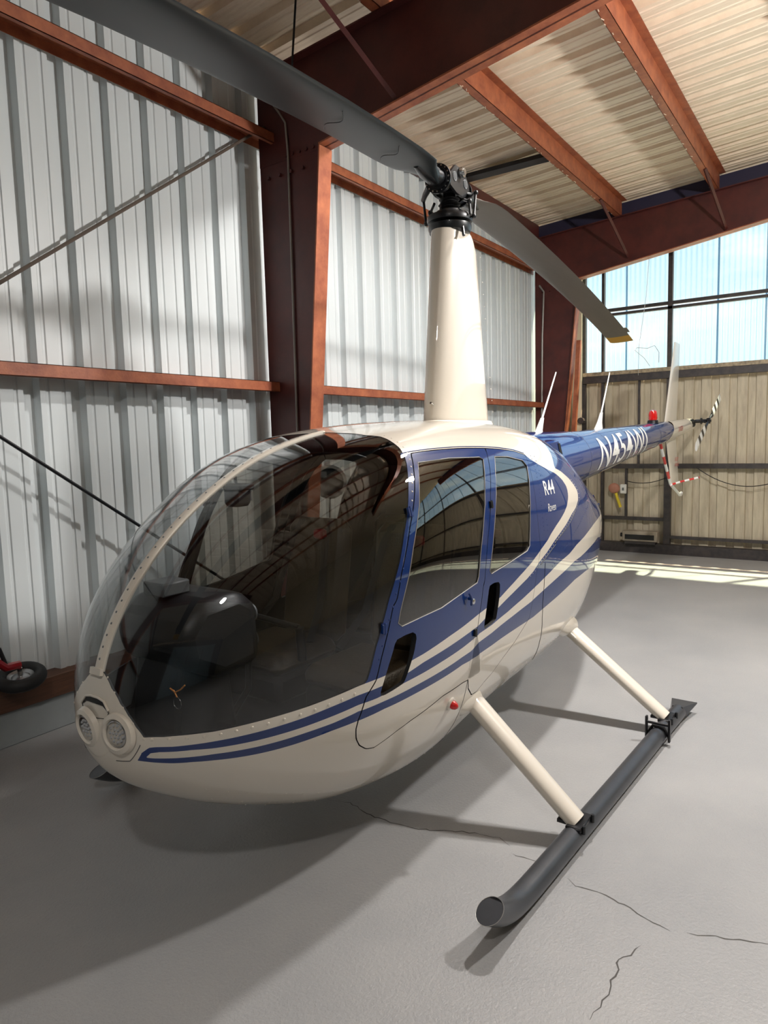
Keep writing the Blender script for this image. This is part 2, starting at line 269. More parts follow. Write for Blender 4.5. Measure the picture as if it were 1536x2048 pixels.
# floor
def floor_mat():
    m, nt, out = _nt('polished_grey_concrete')
    b = nt.nodes.new('ShaderNodeBsdfPrincipled'); nt.links.new(b.outputs[0], out.inputs[0])
    tc = nt.nodes.new('ShaderNodeTexCoord')
    def noise(sc, det, ro=0.6):
        t = nt.nodes.new('ShaderNodeTexNoise'); t.inputs['Scale'].default_value = sc; t.inputs['Detail'].default_value = det; t.inputs['Roughness'].default_value = ro
        nt.links.new(tc.outputs['Object'], t.inputs['Vector']); return t
    a = noise(1.1, 5); r = nt.nodes.new('ShaderNodeValToRGB')
    r.color_ramp.elements[0].position = .3; r.color_ramp.elements[0].color = (0.28, 0.282, 0.286, 1)
    r.color_ramp.elements[1].position = .72; r.color_ramp.elements[1].color = (0.355, 0.35, 0.345, 1)
    nt.links.new(a.outputs['Fac'], r.inputs[0])
    s = noise(170, 2, .8); sr = nt.nodes.new('ShaderNodeValToRGB')
    sr.color_ramp.elements[0].position = .28; sr.color_ramp.elements[0].color = (.86, .86, .86, 1); sr.color_ramp.elements[1].position = .45; sr.color_ramp.elements[1].color = (1, 1, 1, 1)
    nt.links.new(s.outputs['Fac'], sr.inputs[0])
    mx = nt.nodes.new('ShaderNodeMix'); mx.data_type = 'RGBA'; mx.blend_type = 'MULTIPLY'; mx.inputs[0].default_value = 1
    nt.links.new(r.outputs[0], mx.inputs[6]); nt.links.new(sr.outputs[0], mx.inputs[7]); nt.links.new(mx.outputs[2], b.inputs['Base Color'])
    rr = nt.nodes.new('ShaderNodeMapRange'); rr.inputs[3].default_value = .34; rr.inputs[4].default_value = .5
    nt.links.new(a.outputs['Fac'], rr.inputs[0]); nt.links.new(rr.outputs[0], b.inputs['Roughness'])
    h = noise(75, 4, .6); bp = nt.nodes.new('ShaderNodeBump'); bp.inputs['Strength'].default_value = .9; bp.inputs['Distance'].default_value = .003
    nt.links.new(h.outputs['Fac'], bp.inputs['Height']); nt.links.new(bp.outputs[0], b.inputs['Normal'])
    return m
fl = MB().box((XE-.6, WY-.3, -.15), (XF+.6, YR+.3, 0)).build('floor', floor_mat()); struct(fl, 'worn grey painted concrete hangar floor')
def crack(pts, w, seed):
    rnd = random.Random(seed); P = []
    for (x0, y0), (x1, y1) in zip(pts[:-1], pts[1:]):
        n = max(2, int(math.hypot(x1-x0, y1-y0)/.025))
        for i in range(n):
            t = i/n; P.append(Vector((x0+(x1-x0)*t+rnd.uniform(-.008, .008), y0+(y1-y0)*t+rnd.uniform(-.008, .008), 0)))
    P.append(Vector((*pts[-1], 0))); mb = MB(); vs = []
    for i, p in enumerate(P):
        d = (P[min(i+1, len(P)-1)]-P[max(i-1, 0)]).normalized(); nn = Vector((-d.y, d.x, 0)); ww = w*rnd.uniform(.25, 1.0)*(1-abs(2*i/len(P)-1)**4)
        vs += [p+nn*ww+Vector((0, 0, .0006)), p-nn*ww+Vector((0, 0, .0006))]
    mb.add(vs, [(2*i, 2*i+1, 2*i+3, 2*i+2) for i in range(len(P)-1)])
    return mb.build('floor_crack', M_CRACK, fl)
for i, c in enumerate(CRACKS): crack(c, .0034, i)
# painted curb and timber sill under the left wall
struct(MB().box((XE, WY-.25, 0), (XF, -2.08, .215), bev=.006).build('trim_1', M_CURB), 'light grey painted concrete curb under the ribbed wall')
struct(MB().box((XE, WY-.12, .215), (XF, -2.055, .352), bev=.004).build('trim_2', M_WOOD), 'dark stained timber sill on the curb')
# left wall: ribbed white sheets, two bays with their own rib phase
wl = MB()
sheet(ribprof(-.68, XF, off=1.345-.3048*4), lambda x, d: (x, WY-d, .345), lambda x, d: (x, WY-d, RZ(WY)+.02), mb=wl)
sheet(ribprof(XE, -.68, off=-1.7207-.02), lambda x, d: (x, WY-d, .345), lambda x, d: (x, WY-d, RZ(WY)+.02), mb=wl)
struct(wl.build('wall_left', M_WALL), 'white ribbed sheet metal wall left of and behind the helicopter')
# roof deck, ribs running across
YRIDGE = 6.0
def rz(y): return RZ(y) if y < YRIDGE else RZ(2*YRIDGE-y)
rf = MB()
sheet(ribprof(XE-.1, XF, off=-2.2), lambda x, d: (x, WY-.1, RZ(WY-.1)+d), lambda x, d: (x, YRIDGE, RZ(YRIDGE)+d), mb=rf)
sheet(ribprof(XE-.1, XF, off=-2.2), lambda x, d: (x, YRIDGE, RZ(YRIDGE)+d), lambda x, d: (x, YR+.1, rz(YR+.1)+d), mb=rf)
struct(rf.build('ceiling', M_DECK), 'cream ribbed sheet metal roof seen from below')

def framebeam(name, X, label, hw=.075):
    """tapered rigid frame: returns things column + rafter"""
    c = MB()   # column web + flanges, wall side at WY+.02, inner face tapering
    zi, zo = 4.02, RZ(WY)-.24
    yb, yt = -1.79, -1.435        # inner face of the column at the floor / at the knee
    yin = lambda z: yb+(yt-yb)*z/3.95
    c.prism([(-2.10, 0), (yin(0), 0), (yin(3.95), 3.95), (yt, zo), (-2.10, zo)], 0, X-.006, X+.006)
    col = c.build('steel_column', M_RED)
    m = MB(); m.add([(X-hw, yin(0), 0), (X+hw, yin(0), 0), (X+hw, yt, 3.95), (X-hw, yt, 3.95), (X-hw, yin(0)+.012, 0), (X+hw, yin(0)+.012, 0), (X+hw, yt+.012, 3.95), (X-hw, yt+.012, 3.95)],
              [(0, 1, 2, 3), (4, 7, 6, 5), (0, 4, 5, 1), (1, 5, 6, 2), (3, 2, 6, 7), (0, 3, 7, 4)])
    m.box((X-hw, -2.12, -.0), (X+hw, yin(0), .02))
    m.build('flange', M_PURLIN, col)  # same steel as the web, coloured in its lit orange tone
    bb = MB()
    for k in range(5):
        bb.cyl((X-.02, yt-.10-.07*k, 3.98), (X+.02, yt-.10-.07*k, 3.98), .014, n=6)
    for k in range(4): bb.cyl((X-.03, -2.0+.12*k, 3.85), (X+.03, -2.0+.12*k, 3.85), .014, n=6)
    bb.build('bolt', M_RED, col)
    tag(col, label[0], 'column')
    r = MB()
    y0, y1 = yt, YRIDGE
    zb = lambda y: 4.17+.15*(y+0.0) if y < 0 else (4.17+.15*y if y < 1.6 else 4.17+.15*1.6+.07*(y-1.6))
    zb0 = lambda y: zb(y)
    ztop = lambda y: RZ(y)-.205
    ys = [y0, -.7, 0, .8, 1.6, 3.5, y1]
    r.prism([(-2.1, ztop(-2.1)), (-2.1, 3.95), (y0, 3.95)]+[(y, zb0(y)) for y in ys]+[(y, ztop(y)) for y in ys[::-1]], 0, X-.009, X+.009)
    raf = r.build('roof_beam', M_RED)
    g = MB()
    vs = []; fs = []
    for y in ys:
        vs += [(X-hw, y, zb0(y)), (X+hw, y, zb0(y)), (X-hw, y, zb0(y)+.012), (X+hw, y, zb0(y)+.012)]
    for i in range(len(ys)-1):
        o = 4*i; fs += [(o, o+1, o+5, o+4), (o+2, o+6, o+7, o+3), (o, o+4, o+6, o+2), (o+1, o+3, o+7, o+5)]
    g.add(vs, fs); g.build('bottom_flange', M_PURLIN, raf)  # lit tone of the beam's red, against its shaded web
    g = MB(); vs = []; fs = []
    for y in [-2.1]+ys:
        vs += [(X-hw, y, ztop(y)-.012), (X+hw, y, ztop(y)-.012), (X-hw, y, ztop(y)), (X+hw, y, ztop(y))]
    for i in range(len(ys)):
        o = 4*i; fs += [(o, o+1, o+5, o+4), (o+2, o+6, o+7, o+3), (o, o+4, o+6, o+2), (o+1, o+3, o+7, o+5)]
    g.add(vs, fs); g.build('top_flange', M_RED, raf)
    tag(raf, label[1], 'beam')
    return col, raf
X1, X2 = -.675, -6.42
framebeam('frame', X1, ('dark red tapered steel column behind the helicopter mast, nearest of the two', 'dark red roof beam crossing the top of the picture above the near column'))
framebeam('frame', X2, ('dark red steel column in the far corner beside the clear panels', 'dark maroon roof beam above the clear upper panels at the far end'))
framebeam('frame', 5.05, ('red steel column of the frame behind the photographer, beside the left wall', 'red roof beam of the frame above and behind the photographer'))
# the flange leans outward; purlins (Z sections) along X
def cee(mb, x0, x1, y, z, w, h, t=.004, lip=.02, mi=0, wallside=False):
    if wallside:   # girt: web horizontal-ish; channel with the open side down, standing off the wall
        y0 = y; mb.box((x0, y0, z), (x1, y0+w, z+t), mi); mb.box((x0, y0+w-t, z-h), (x1, y0+w, z+t), mi); mb.box((x0, y0+w-t-.03, z-h), (x1, y0+w, z-h+t), mi)
        mb.box((x0, y0, z-.06), (x1, y0+t, z), mi)
    else:
        mb.box((x0, y, z), (x1, y+t, z+h), mi); mb.box((x0, y-w, z), (x1, y+t, z+t), mi); mb.box((x0, y-w, z), (x1, y-w+t, z+lip), mi)
        mb.box((x0, y, z+h-t), (x1, y+w, z+h), mi)
def purlin(y, x0, x1, label, grp=None):
    mb = MB(); cee(mb, x0, x1, y, RZ(y)-.203, .075, .2)
    o = mb.build('roof_purlin', M_PURLIN); tag(o, label, 'purlin', grp)
    if grp is None:
        rnd = random.Random(int(y*100)+5); f = MB(); zf = RZ(y)-.203
        for _ in range(34):
            x = rnd.uniform(x0+.2, x1-.1); l = rnd.uniform(.006, .022); yy = y-.075+rnd.uniform(-.001, .02)
            f.box((x-l, yy-.003, zf-.0035), (x+l, yy+.003, zf+.0), rot=Matrix.Rotation(rnd.uniform(-.6, .6), 3, 'Z'))
        fo = f.build('cream_flecks', M_FLECK, o); fo['kind'] = 'stuff'  # small cream flecks scattered along the flange lip
    return o
purlin(-.85, X2, X1, 'rusty orange roof purlin nearer the left wall, between the two roof beams')
purlin(.37, X2, X1, 'rusty orange roof purlin at the upper right, between the two roof beams')
purlin(-.85, X1, 5.05, 'rusty roof purlin at the top of the picture in front of the near beam')
for k, y in enumerate((1.6, 2.8, 4.0, 5.2)):
    purlin(y, X2, X1, 'orange roof purlin further right under the ribbed roof', 'roof purlins right of the picture')
for k, y in enumerate((.37, 1.6, 2.8, 4.0, 5.2)):
    purlin(y, X1, 5.05, 'orange roof purlin above the photographer under the ribbed roof', 'roof purlins above the photographer')
for x0, x1, lab in ((X2, X1, 'red eave strut along the top of the far wall bay'), (X1, XF, 'red eave strut along the top of the near wall bay')):
    tag(MB().box((x0, WY+.01, RZ(WY)-.22), (x1, WY+.1, RZ(WY)-.01)).build('eave_strut', M_RED), lab, 'beam')
m = MB(); ys_ = [-2.1, 0, 3, YRIDGE]
m.prism([(y, RZ(y)-.21) for y in ys_]+[(y, RZ(y)+.0) for y in ys_[::-1]], 0, X2-.09, X2-.085)
tag(m.build('closure_sheet', paint('navy_closure', (.02, .018, .05), .6)), 'dark navy closure sheet between the far roof beam and the roof', 'sheet')
# flange braces from the purlins down to the beams
def brace(p0, p1, label, m=M_RED):
    d = (Vector(p1)-Vector(p0)); o = MB().tube([p0, p1], .022, n=4, mi=0).build('flange_brace', m); tag(o, label, 'brace'); return o
brace((X2+.9, -.86, RZ(-.9)-.2), (X2+.05, -.74, 4.14), 'thin steel brace from the left purlin down to the far beam')
brace((X2+.9, .36, RZ(.4)-.2), (X2+.05, .47, 4.29), 'thin steel brace from the right purlin down to the far beam')
brace((X1+.85, -1.0, RZ(-.9)-.2), (X1+.05, -.76, 4.10), 'dark steel brace in front of the near beam, running down its web')
tag(MB().box((-4.07, -2.0, 4.755), (-3.91, -.85, 4.80)).build('roof_strap', M_BLACK), 'black strap crossing the roof between the eave and the first purlin', 'strap')
# girts on the left wall
def girt(x0, x1, z, dep, h, label, m=M_PURLIN):
    mb = MB(); cee(mb, x0, x1, WY+.008, z, dep, h, wallside=True); o = mb.build('wall_girt', m); tag(o, label, 'girt'); return o
GTOP = 4.18; GMID = 2.235
girt(X1-.1, XF, GTOP, .2, .075, 'upper red wall girt in the near bay, left of the column')
girt(X1+.02, XF, GMID, .165, .075, 'lower red wall girt in the near bay, left of the column')
girt(X2, X1-.02, GTOP, .2, .075, 'upper orange wall girt in the far bay, behind the rotor mast')
girt(X2, X1-.02, GMID, .165, .075, 'lower orange wall girt in the far bay, behind the mast fairing')
# bracing rods
def rod(p0, p1, r, label, m):
    o = MB().cyl(p0, p1, r, n=8).build('bracing_rod', m); tag(o, label, 'rod')
yw = -2.03
rod((4.6, yw, .50), (-.66, yw, 4.25), .011, 'thin rusty bracing rod rising to the upper girt on the left wall', paint('rusty_rod', (.12, .09, .07), .6))
rod((4.6, yw+.03, 3.88), (-.62, yw+.03, .26), .011, 'dark bracing rod running down behind the cockpit', M_BLACK)
# conduit on the near column and hanging black cable
o = MB().tube([(X1+.02, -1.93, 4.40), (X1+.02, -1.86, 4.31), (X1+.02, -1.80, 4.22), (X1+.02, -1.785, 4.0), (X1+.02, -1.79, 3.0), (X1+.02, -1.80, 1.8), (X1+.02, -1.80, .3)], .009, n=8).build('conduit', M_WIREGREY)
tag(o, 'thin grey conduit running down the web of the near column', 'conduit')
o = MB().tube([(X2+.02, -2.03, 3.95), (X2+.02, -1.96, 3.85), (X2+.02, -1.985, 3.2), (X2+.02, -2.0, 1.8), (X2+.02, -2.0, .3)], .014, n=8).build('conduit', M_WIREGREY)
tag(o, 'grey conduit beside the far corner column', 'conduit')
o = MB().cyl((-.3, -1.335, 4.88), (-.3, -1.42, 4.25), .008, n=6).build('hanging_cable', M_BLACK); tag(o, 'black cable hanging straight down from the roof at the top left', 'cable')

# ------------------------------------------------------------------ far end wall = sliding hangar door
door = empty('door_1', (XE, 0, 0)); struct(door, 'far hangar door with tan metal below and clear ribbed panels above')
def dpart(mb, name, mat, label=None):
    o = mb.build(name, mat, door, label)
    o.location = (-XE, 0, 0)
    return o
TOPZ = 5.3
YL = WY+.05
# tan sheets
dpart(sheet(ribprof(YL, YR, off=.30, pitch=.225, deep=.03, minor=False), lambda y, d: (XE-.05-d, y, .02), lambda y, d: (XE-.05-d, y, 2.55)), 'metal_panel', M_TAN)
def clearmat():
    m, nt, out = _nt('clear_corrugated_sheet')
    tr = nt.nodes.new('ShaderNodeBsdfTransparent'); tr.inputs[0].default_value = (.52, .70, .76, 1)
    tl = nt.nodes.new('ShaderNodeBsdfTranslucent'); tl.inputs[0].default_value = (.75, .88, .95, 1)
    gl = nt.nodes.new('ShaderNodeBsdfGlossy'); gl.inputs['Roughness'].default_value = .2
    m1 = nt.nodes.new('ShaderNodeMixShader'); m1.inputs[0].default_value = .12
    m2 = nt.nodes.new('ShaderNodeMixShader'); m2.inputs[0].default_value = .06
    nt.links.new(tr.outputs[0], m1.inputs[1]); nt.links.new(tl.outputs[0], m1.inputs[2]); nt.links.new(m1.outputs[0], m2.inputs[1]); nt.links.new(gl.outputs[0], m2.inputs[2]); nt.links.new(m2.outputs[0], out.inputs[0])
    return m
M_CLEAR = clearmat()
def corr(y0, y1, pitch=.068, amp=.008):
    n = int((y1-y0)/pitch*6); return [(y0+(y1-y0)*i/n, amp*math.sin(2*PI*(y0+(y1-y0)*i/n)/pitch)) for i in range(n+1)]
seams = [YL, -1.217, -.896, -.288, .314, .892, 1.5, 2.1, 2.7, 3.3, 3.9, 4.5, 5.1, 5.7, 6.3, 6.9, 7.5, 8.1, 8.7, 9.3, 9.9, 10.5, YR]
for a, b in zip(seams[:-1], seams[1:]):
    for z0, z1 in ((2.64, 3.50), (3.53, TOPZ)):
        o = sheet(corr(a, b), lambda y, d: (XE-.04+d, y, z0), lambda y, d: (XE-.04+d, y, z1)); dpart(o, 'clear_panel', M_CLEAR)
M_LAP = glass('lapped_clear_sheet', (.45, .56, .62), rough=.3)
for a in seams[1:-1]:
    if a in (-1.217, -.288, 2.1, 4.5, 6.9, 9.3): continue
    dpart(MB().box((XE-.03, a-.012, 2.64), (XE-.022, a+.012, TOPZ)), 'panel_lap', M_LAP)
for k, y in enumerate((-1.52, -1.217, -.285, 2.1, 4.5, 6.9, 9.3)):
    w = .03 if k != 1 else .018
    if k == 0: w = .045
    dpart(MB().box((XE-.02, y-w, 0.0), (XE+.05, y+w, TOPZ)), 'post', M_DARKSTEEL)
dpart(MB().box((XE-.02, -.33, 0.14), (XE+.06, -.24, 1.3)), 'post', M_DARKSTEEL)
rails = [(3.515, 3.56, -1.217, YR, .04), (3.455, 3.49, -1.217, YR, .05), (1.232, 1.30, -1.2, YR, .06), (.47, .52, -1.2, -.33, .03), (.225, .265, -.24, YR, .05)]
for z0, z1, a, b, dd in rails: dpart(MB().box((XE-.01, a, z0), (XE+dd, b, z1)), 'rail', M_DARKSTEEL)
dpart(MB().box((XE-.02, -1.5, 2.50), (XE+.08, YR, 2.60)), 'rail', M_DARKSTEEL)
dpart(MB().box((XE-.03, -1.5, 2.60), (XE+.09, YR, 2.655)), 'sill_ledge', M_SILL)
dpart(MB().box((XE-.02, -1.5, 0.0), (XE+.10, YR, .14)), 'base_channel', M_DARKSTEEL)
dpart(MB().box((XE, -.885, .52), (XE+.03, -.85, 1.235)), 'post', M_DARKSTEEL)
dpart(MB().box((XE, -.71, 1.3), (XE+.03, -.68, 2.5)), 'post', M_DARKSTEEL)
# things on the door
t = empty('light_switch', (XE+.03, -.90, .93)); MB().box((0, -.045, -.07), (.04, .045, .07), bev=.008).build('switch_box', M_WHITE, t)
MB().box((.04, -.012, -.02), (.05, .012, .02)).build('toggle', M_INTGREY, t); tag(t, 'small white electrical box on the dark post of the hangar door', 'switch')
t = empty('scrub_brush', (XE+.03, -1.03, .90)); MB().sphere((.04, 0, .04), .085, sc=(.45, 1, .9)).build('brush_head', M_PINK, t)
MB().tube([(.05, .03, -.03), (.05, .06, -.13), (.05, .10, -.24)], .022, mi=0).build('handle', M_YELL, t); tag(t, 'faded pink brush with a yellow handle hanging on the hangar door', 'brush')
t = empty('wall_heater', (XE+.2, -.60, 0.14))
MB().box((-.16, -.27, 0.04), (.0, .22, .19), bev=.01).build('housing', paint('heater_tan', (.36, .31, .24), .5, var=.3), t)
MB().box((0, -.23, .07), (.01, .18, .14)).build('grille', M_BLACK, t); MB().box((-.15, -.24, 0), (-.02, .19, .04)).build('foot', M_DARKSTEEL, t)
MB().cyl((-.07, -.27, .12), (-.07, -.31, .12), .03, n=12).build('knob', M_BLACK, t)
tag(t, 'low tan metal heater box standing on the rail at the foot of the far door', 'heater')
def catenary(p0, p1, sag, n=16): return [Vector(p0).lerp(Vector(p1), i/n)-Vector((0, 0, sag*4*(i/n)*(1-i/n))) for i in range(n+1)]
o = MB().tube(catenary((XE+.08, .1, 1.25), (XE+.08, 1.35, 1.22), .24), .006, n=6).build('hanging_cable', M_BLACK); tag(o, 'black cable drooping below the middle rail of the far door, right of the tail', 'cable')
o = MB().tube(catenary((XE+.08, -.84, 1.05), (XE+.08, -.3, 1.1), .05), .006, n=6).build('hanging_cable', M_BLACK); tag(o, 'short black cable on the far door left of the tail fin', 'cable')
o = MB().tube([(XE+.4, -.47, 4.35), (XE+.4, -.52, 3.6), (XE+.35, -.62, 2.95), (XE+.3, -.64, 2.55)], .003, n=5).build('hanging_wire', M_WIREGREY); tag(o, 'thin straight wire hanging in front of the clear panels', 'wire')
o = MB().tube([(XE+.15, -.52, 2.68), (XE+.15, -.60, 2.80), (XE+.15, -.73, 2.92), (XE+.15, -.70, 2.95), (XE+.15, -.55, 2.93), (XE+.15, -.46, 2.96), (XE+.15, -.40, 2.86), (XE+.15, -.40, 2.72)], .004, n=5).build('wire_loop', M_WIREGREY); tag(o, 'loose bent wire loop standing on the sill of the clear panels', 'wire')
# leaning orange angle irons in the corner
o = MB().box((-.03, -.03, 0), (.03, .03, 3.1)); t = o.build('leaning_channel', M_PURLIN); t.location = (XE+.47, -1.60, 0); t.rotation_euler = (math.radians(-3.2), 0, 0); tag(t, 'orange steel channel leaning against the far corner column', 'channel')
tag(MB().tube([(XE+.055, -1.50, 1.95), (XE+.19, -1.50, 1.95)], .05, n=8).build('door_roller', M_DARKSTEEL), 'dark roller bracket on the corner post of the far door', 'bracket')
tag(MB().box((XE+.12, -1.64, 0), (XE+.14, -1.50, 4.2)).build('corner_post', paint('cream_jamb', (.62, .55, .40), .5)), 'cream door jamb strip in the far corner', 'jamb')
# ------------------------------------------------------------------ right side and the wall behind the photographer
wr = MB()
sheet(ribprof(XE, XF), lambda x, d: (x, YR+d, 0), lambda x, d: (x, YR+d, rz(YR)+.05), mb=wr)
struct(wr.build('wall_right', M_TAN), 'tan ribbed wall on the far right side')
wf = MB()
sheet(ribprof(WY, YR), lambda y, d: (XF+d, y, 0), lambda y, d: (XF+d, y, rz(y)+.05), mb=wf)
struct(wf.build('wall_front', paint('dark_wall_sheet', (.09, .085, .08), .6)), 'wall behind the photographer, darkened for the windshield reflection')  # unseen wall coloured dark so the windshield mirrors black there
fdr = MB().box((XF-.12, 1.2, 0), (XF-.06, 9.4, 4.5)).build('door_2', paint('grey_blue_door', (.30, .40, .46), .5)); struct(fdr, 'large pale grey blue door behind the photographer')
for y in (3.9, 6.7): MB().box((XF-.125, y-.02, 0), (XF-.12, y+.02, 4.5)).build('door_joint', M_DARKSTEEL, fdr)
ground = MB().box((-60, -60, -.3), (60, 60, -.16)).build('trim_3', paint('outdoor_apron', (.35, .33, .29), .8, var=.2)); struct(ground, 'concrete apron outside the hangar')
# red wheel assembly on the sill
t = empty('dolly_wheel', (1.63, -1.985, .352))
ty = MB(); R0, r0 = .105, .038
tilt = Matrix.Rotation(math.radians(-10), 3, 'X') @ Matrix.Rotation(math.radians(8), 3, 'Y')
def tl(v): return tilt @ Vector(v)+Vector((0, 0, .075))
ring = []
for a in range(32):
    for k in range(12):
        q = 2*PI*k/12; rr = R0+r0*.95*math.cos(q); ring.append(tl((rr*math.cos(2*PI*a/32), rr*math.sin(2*PI*a/32), r0*math.sin(q))))
ty.add(ring, [(a*12+k, ((a+1) % 32)*12+k, ((a+1) % 32)*12+(k+1) % 12, a*12+(k+1) % 12) for a in range(32) for k in range(12)], 0, True)
ty.build('tire', M_RUBBER, t)
rim = MB(); rim.lathe([(.0, .012), (.03, .016), (.05, .004), (.072, .012), (.078, .022), (.08, -.02), (.0, -.02)], tl((0, 0, 0)), tilt @ Vector((0, 0, 1)), n=28); rim.build('rim', paint('grey_rim', (.35, .36, .37), .3, metal=.7), t)
MB().cyl(tl((0, 0, .01)), tl((0, 0, .06)), .014).build('axle', M_CHROME, t)
arm = MB(); arm.tube([(.0, 0, .15), (.08, 0, .155), (.13, .01, .20), (.19, .02, .19), (.45, .05, .12)], .024, n=8); arm.build('arm', M_REDDARK, t)
MB().cyl((.075, 0, .16), (.10, -.02, .27), .012).build('pin', M_BLACK, t)
tag(t, 'small black wheel on a dark red arm lying on the timber sill', 'wheel')
# round speaker on the near column
t = empty('speaker', (-.98, -1.74, 1.40)); ax = Vector((.80, .60, 0)).normalized()
s_ = MB(); s_.lathe([(.0, -.10), (.09, -.10), (.14, -.02), (.145, .03), (.118, .035)], (0, 0, 0), ax, n=32); s_.build('housing', paint('grey_speaker_housing', (.28, .28, .27), .4), t)
s_ = MB(); s_.lathe([(.118, .035), (.10, .015), (.05, .0), (.0, .008)], (0, 0, 0), ax, n=32); s_.build('grille', paint('dark_grille', (.02, .025, .027), .5), t)
MB().box((.03, -.06, .04), (.22, -.01, .09)).build('bracket', M_INTGREY, t)
MB().tube([(.03, .02, -.13), (.02, .0, -.3), (.03, -.02, -.5), (-.02, -.05, -.9)], .006, n=6).build('power_cable', M_BLACK, t)
tag(t, 'round grey speaker with a dark face on the near column, seen through the cabin window', 'speaker')
# ================================================================== helicopter
heli = empty('helicopter', (0, 0, 0), -HB)
tag(heli, 'blue and cream four seat helicopter standing on its skids in the hangar', 'helicopter')
XR_, XF_ = -2.10, 2.385
KX = np.array([-2.10, -2.0, -1.7, -1.2, -.6, 0, .6, 1.1, 1.5, 1.9, 2.2, 2.34, 2.385])
def x2u(x): return np.arccos(np.clip(1-2*(np.asarray(x, float)-XR_)/(XF_-XR_), -1, 1))/np.pi
def u2x(u): return XR_+(XF_-XR_)*(1-np.cos(np.pi*np.asarray(u)))/2
KU = x2u(KX)
def pchip(X, Y, x):
    h = np.diff(X); d = np.diff(Y)/h; m = np.zeros_like(Y)
    for i in range(1, len(X)-1):
        if d[i-1]*d[i] > 0:
            w1 = 2*h[i]+h[i-1]; w2 = h[i]+2*h[i-1]; m[i] = (w1+w2)/(w1/d[i-1]+w2/d[i])
    m[0] = d[0]; m[-1] = d[-1]
    i = np.clip(np.searchsorted(X, x)-1, 0, len(X)-2); t = (x-X[i])/h[i]
    return (2*t**3-3*t**2+1)*Y[i]+(t**3-2*t**2+t)*h[i]*m[i]+(-2*t**3+3*t**2)*Y[i+1]+(t**3-t**2)*h[i]*m[i+1]
KB = np.array(KDATA)
def surfT(U, T):
    zt, zb, zm, w, nt, nb = [pchip(KU, KB[i], U) for i in range(6)]
    n = np.where(T <= np.pi/2, nt, nb); s = np.sin(T); c = np.cos(T)
    y = w*np.abs(s)**(2/n); zz = np.abs(c)**(2/n)
    return np.stack([u2x(U), y, np.where(T <= np.pi/2, zm+(zt-zm)*zz, zm-(zm-zb)*zz)], -1)
NU_, NA_ = 430, 125
UG = np.linspace(0.0005, .9995, NU_); AG = np.linspace(0, 1, NA_)
G = np.zeros((NU_, NA_, 3)); TT = np.linspace(0, np.pi, 900)
for i, u in enumerate(UG):
    S = surfT(np.full(900, u), TT); L = np.concatenate([[0], np.cumsum(np.linalg.norm(np.diff(S, axis=0), axis=1))]); a = L/L[-1]
    for k in range(3): G[i, :, k] = np.interp(AG, a, S[:, k])
# slight smoothing along the length and the girth so that reflections run fair
def smooth1(A, ax, it):
    for _ in range(it):
        B = A.copy()
        sl = [slice(None)]*3; s0 = list(sl); s1 = list(sl); sm = list(sl); s0[ax] = slice(0, -2); s1[ax] = slice(2, None); sm[ax] = slice(1, -1)
        B[tuple(sm)] = .25*A[tuple(s0)]+.25*A[tuple(s1)]+.5*A[tuple(sm)]; A = B
    return A
G = smooth1(G, 0, 60); G = smooth1(G, 1, 6)
G[:, 0, 1] = 0; G[:, -1, 1] = 0
for sl_, sgx in ((list(range(NU_-7, NU_)), 1), (list(range(6, -1, -1)), -1)):      # close both ends with a shallow dome
    R0_ = G[sl_[0]].copy(); cz = (R0_[0, 2]+R0_[-1, 2])/2
    for k, i in enumerate(sl_):
        t = k/6*PI/2*.999; G[i, :, 1] = R0_[:, 1]*math.cos(t); G[i, :, 2] = cz+(R0_[:, 2]-cz)*math.cos(t); G[i, :, 0] = R0_[:, 0]+sgx*.010*math.sin(t)
dU = np.gradient(G, axis=0); dA = np.gradient(G, axis=1)
NG = np.cross(dA, dU); NG[:, 0, 1] = 0; NG[:, -1, 1] = 0
ln = np.linalg.norm(NG, axis=-1, keepdims=True); NG = NG/np.maximum(ln, 1e-12)
if NG[NU_//2, NA_//2, 1] < 0: NG = -NG
LU = np.concatenate([[0], np.cumsum(np.linalg.norm(np.diff(G[:, NA_//2], axis=0), axis=1))])
def par(u, a): return np.stack([np.interp(u, UG, LU), np.asarray(a)*2.0], -1)      # near-metric parameter plane
PG = par(np.repeat(UG[:, None], NA_, 1), np.repeat(AG[None], NU_, 0))
def samp(A, u, a):
    i = np.clip(np.interp(u, UG, np.arange(NU_)), 0, NU_-1.001); j = np.clip(np.asarray(a)*(NA_-1), 0, NA_-1.001)
    i0 = np.floor(i).astype(int); j0 = np.floor(j).astype(int); fi = (i-i0)[..., None]; fj = (j-j0)[..., None]
    return (A[i0, j0]*(1-fi)*(1-fj)+A[i0+1, j0]*fi*(1-fj)+A[i0, j0+1]*(1-fi)*fj+A[i0+1, j0+1]*fi*fj)
def spt(u, a, off=0.0, side=1):
    p = samp(G, np.array([u]), np.array([a]))[0]; n = samp(NG, np.array([u]), np.array([a]))[0]; n = n/np.linalg.norm(n)
    p = p+n*off; return Vector((p[0], p[1]*side, p[2])), Vector((n[0], n[1]*side, n[2]))
def poly(pts): p = np.array(pts, float); return par(p[:, 0], p[:, 1])
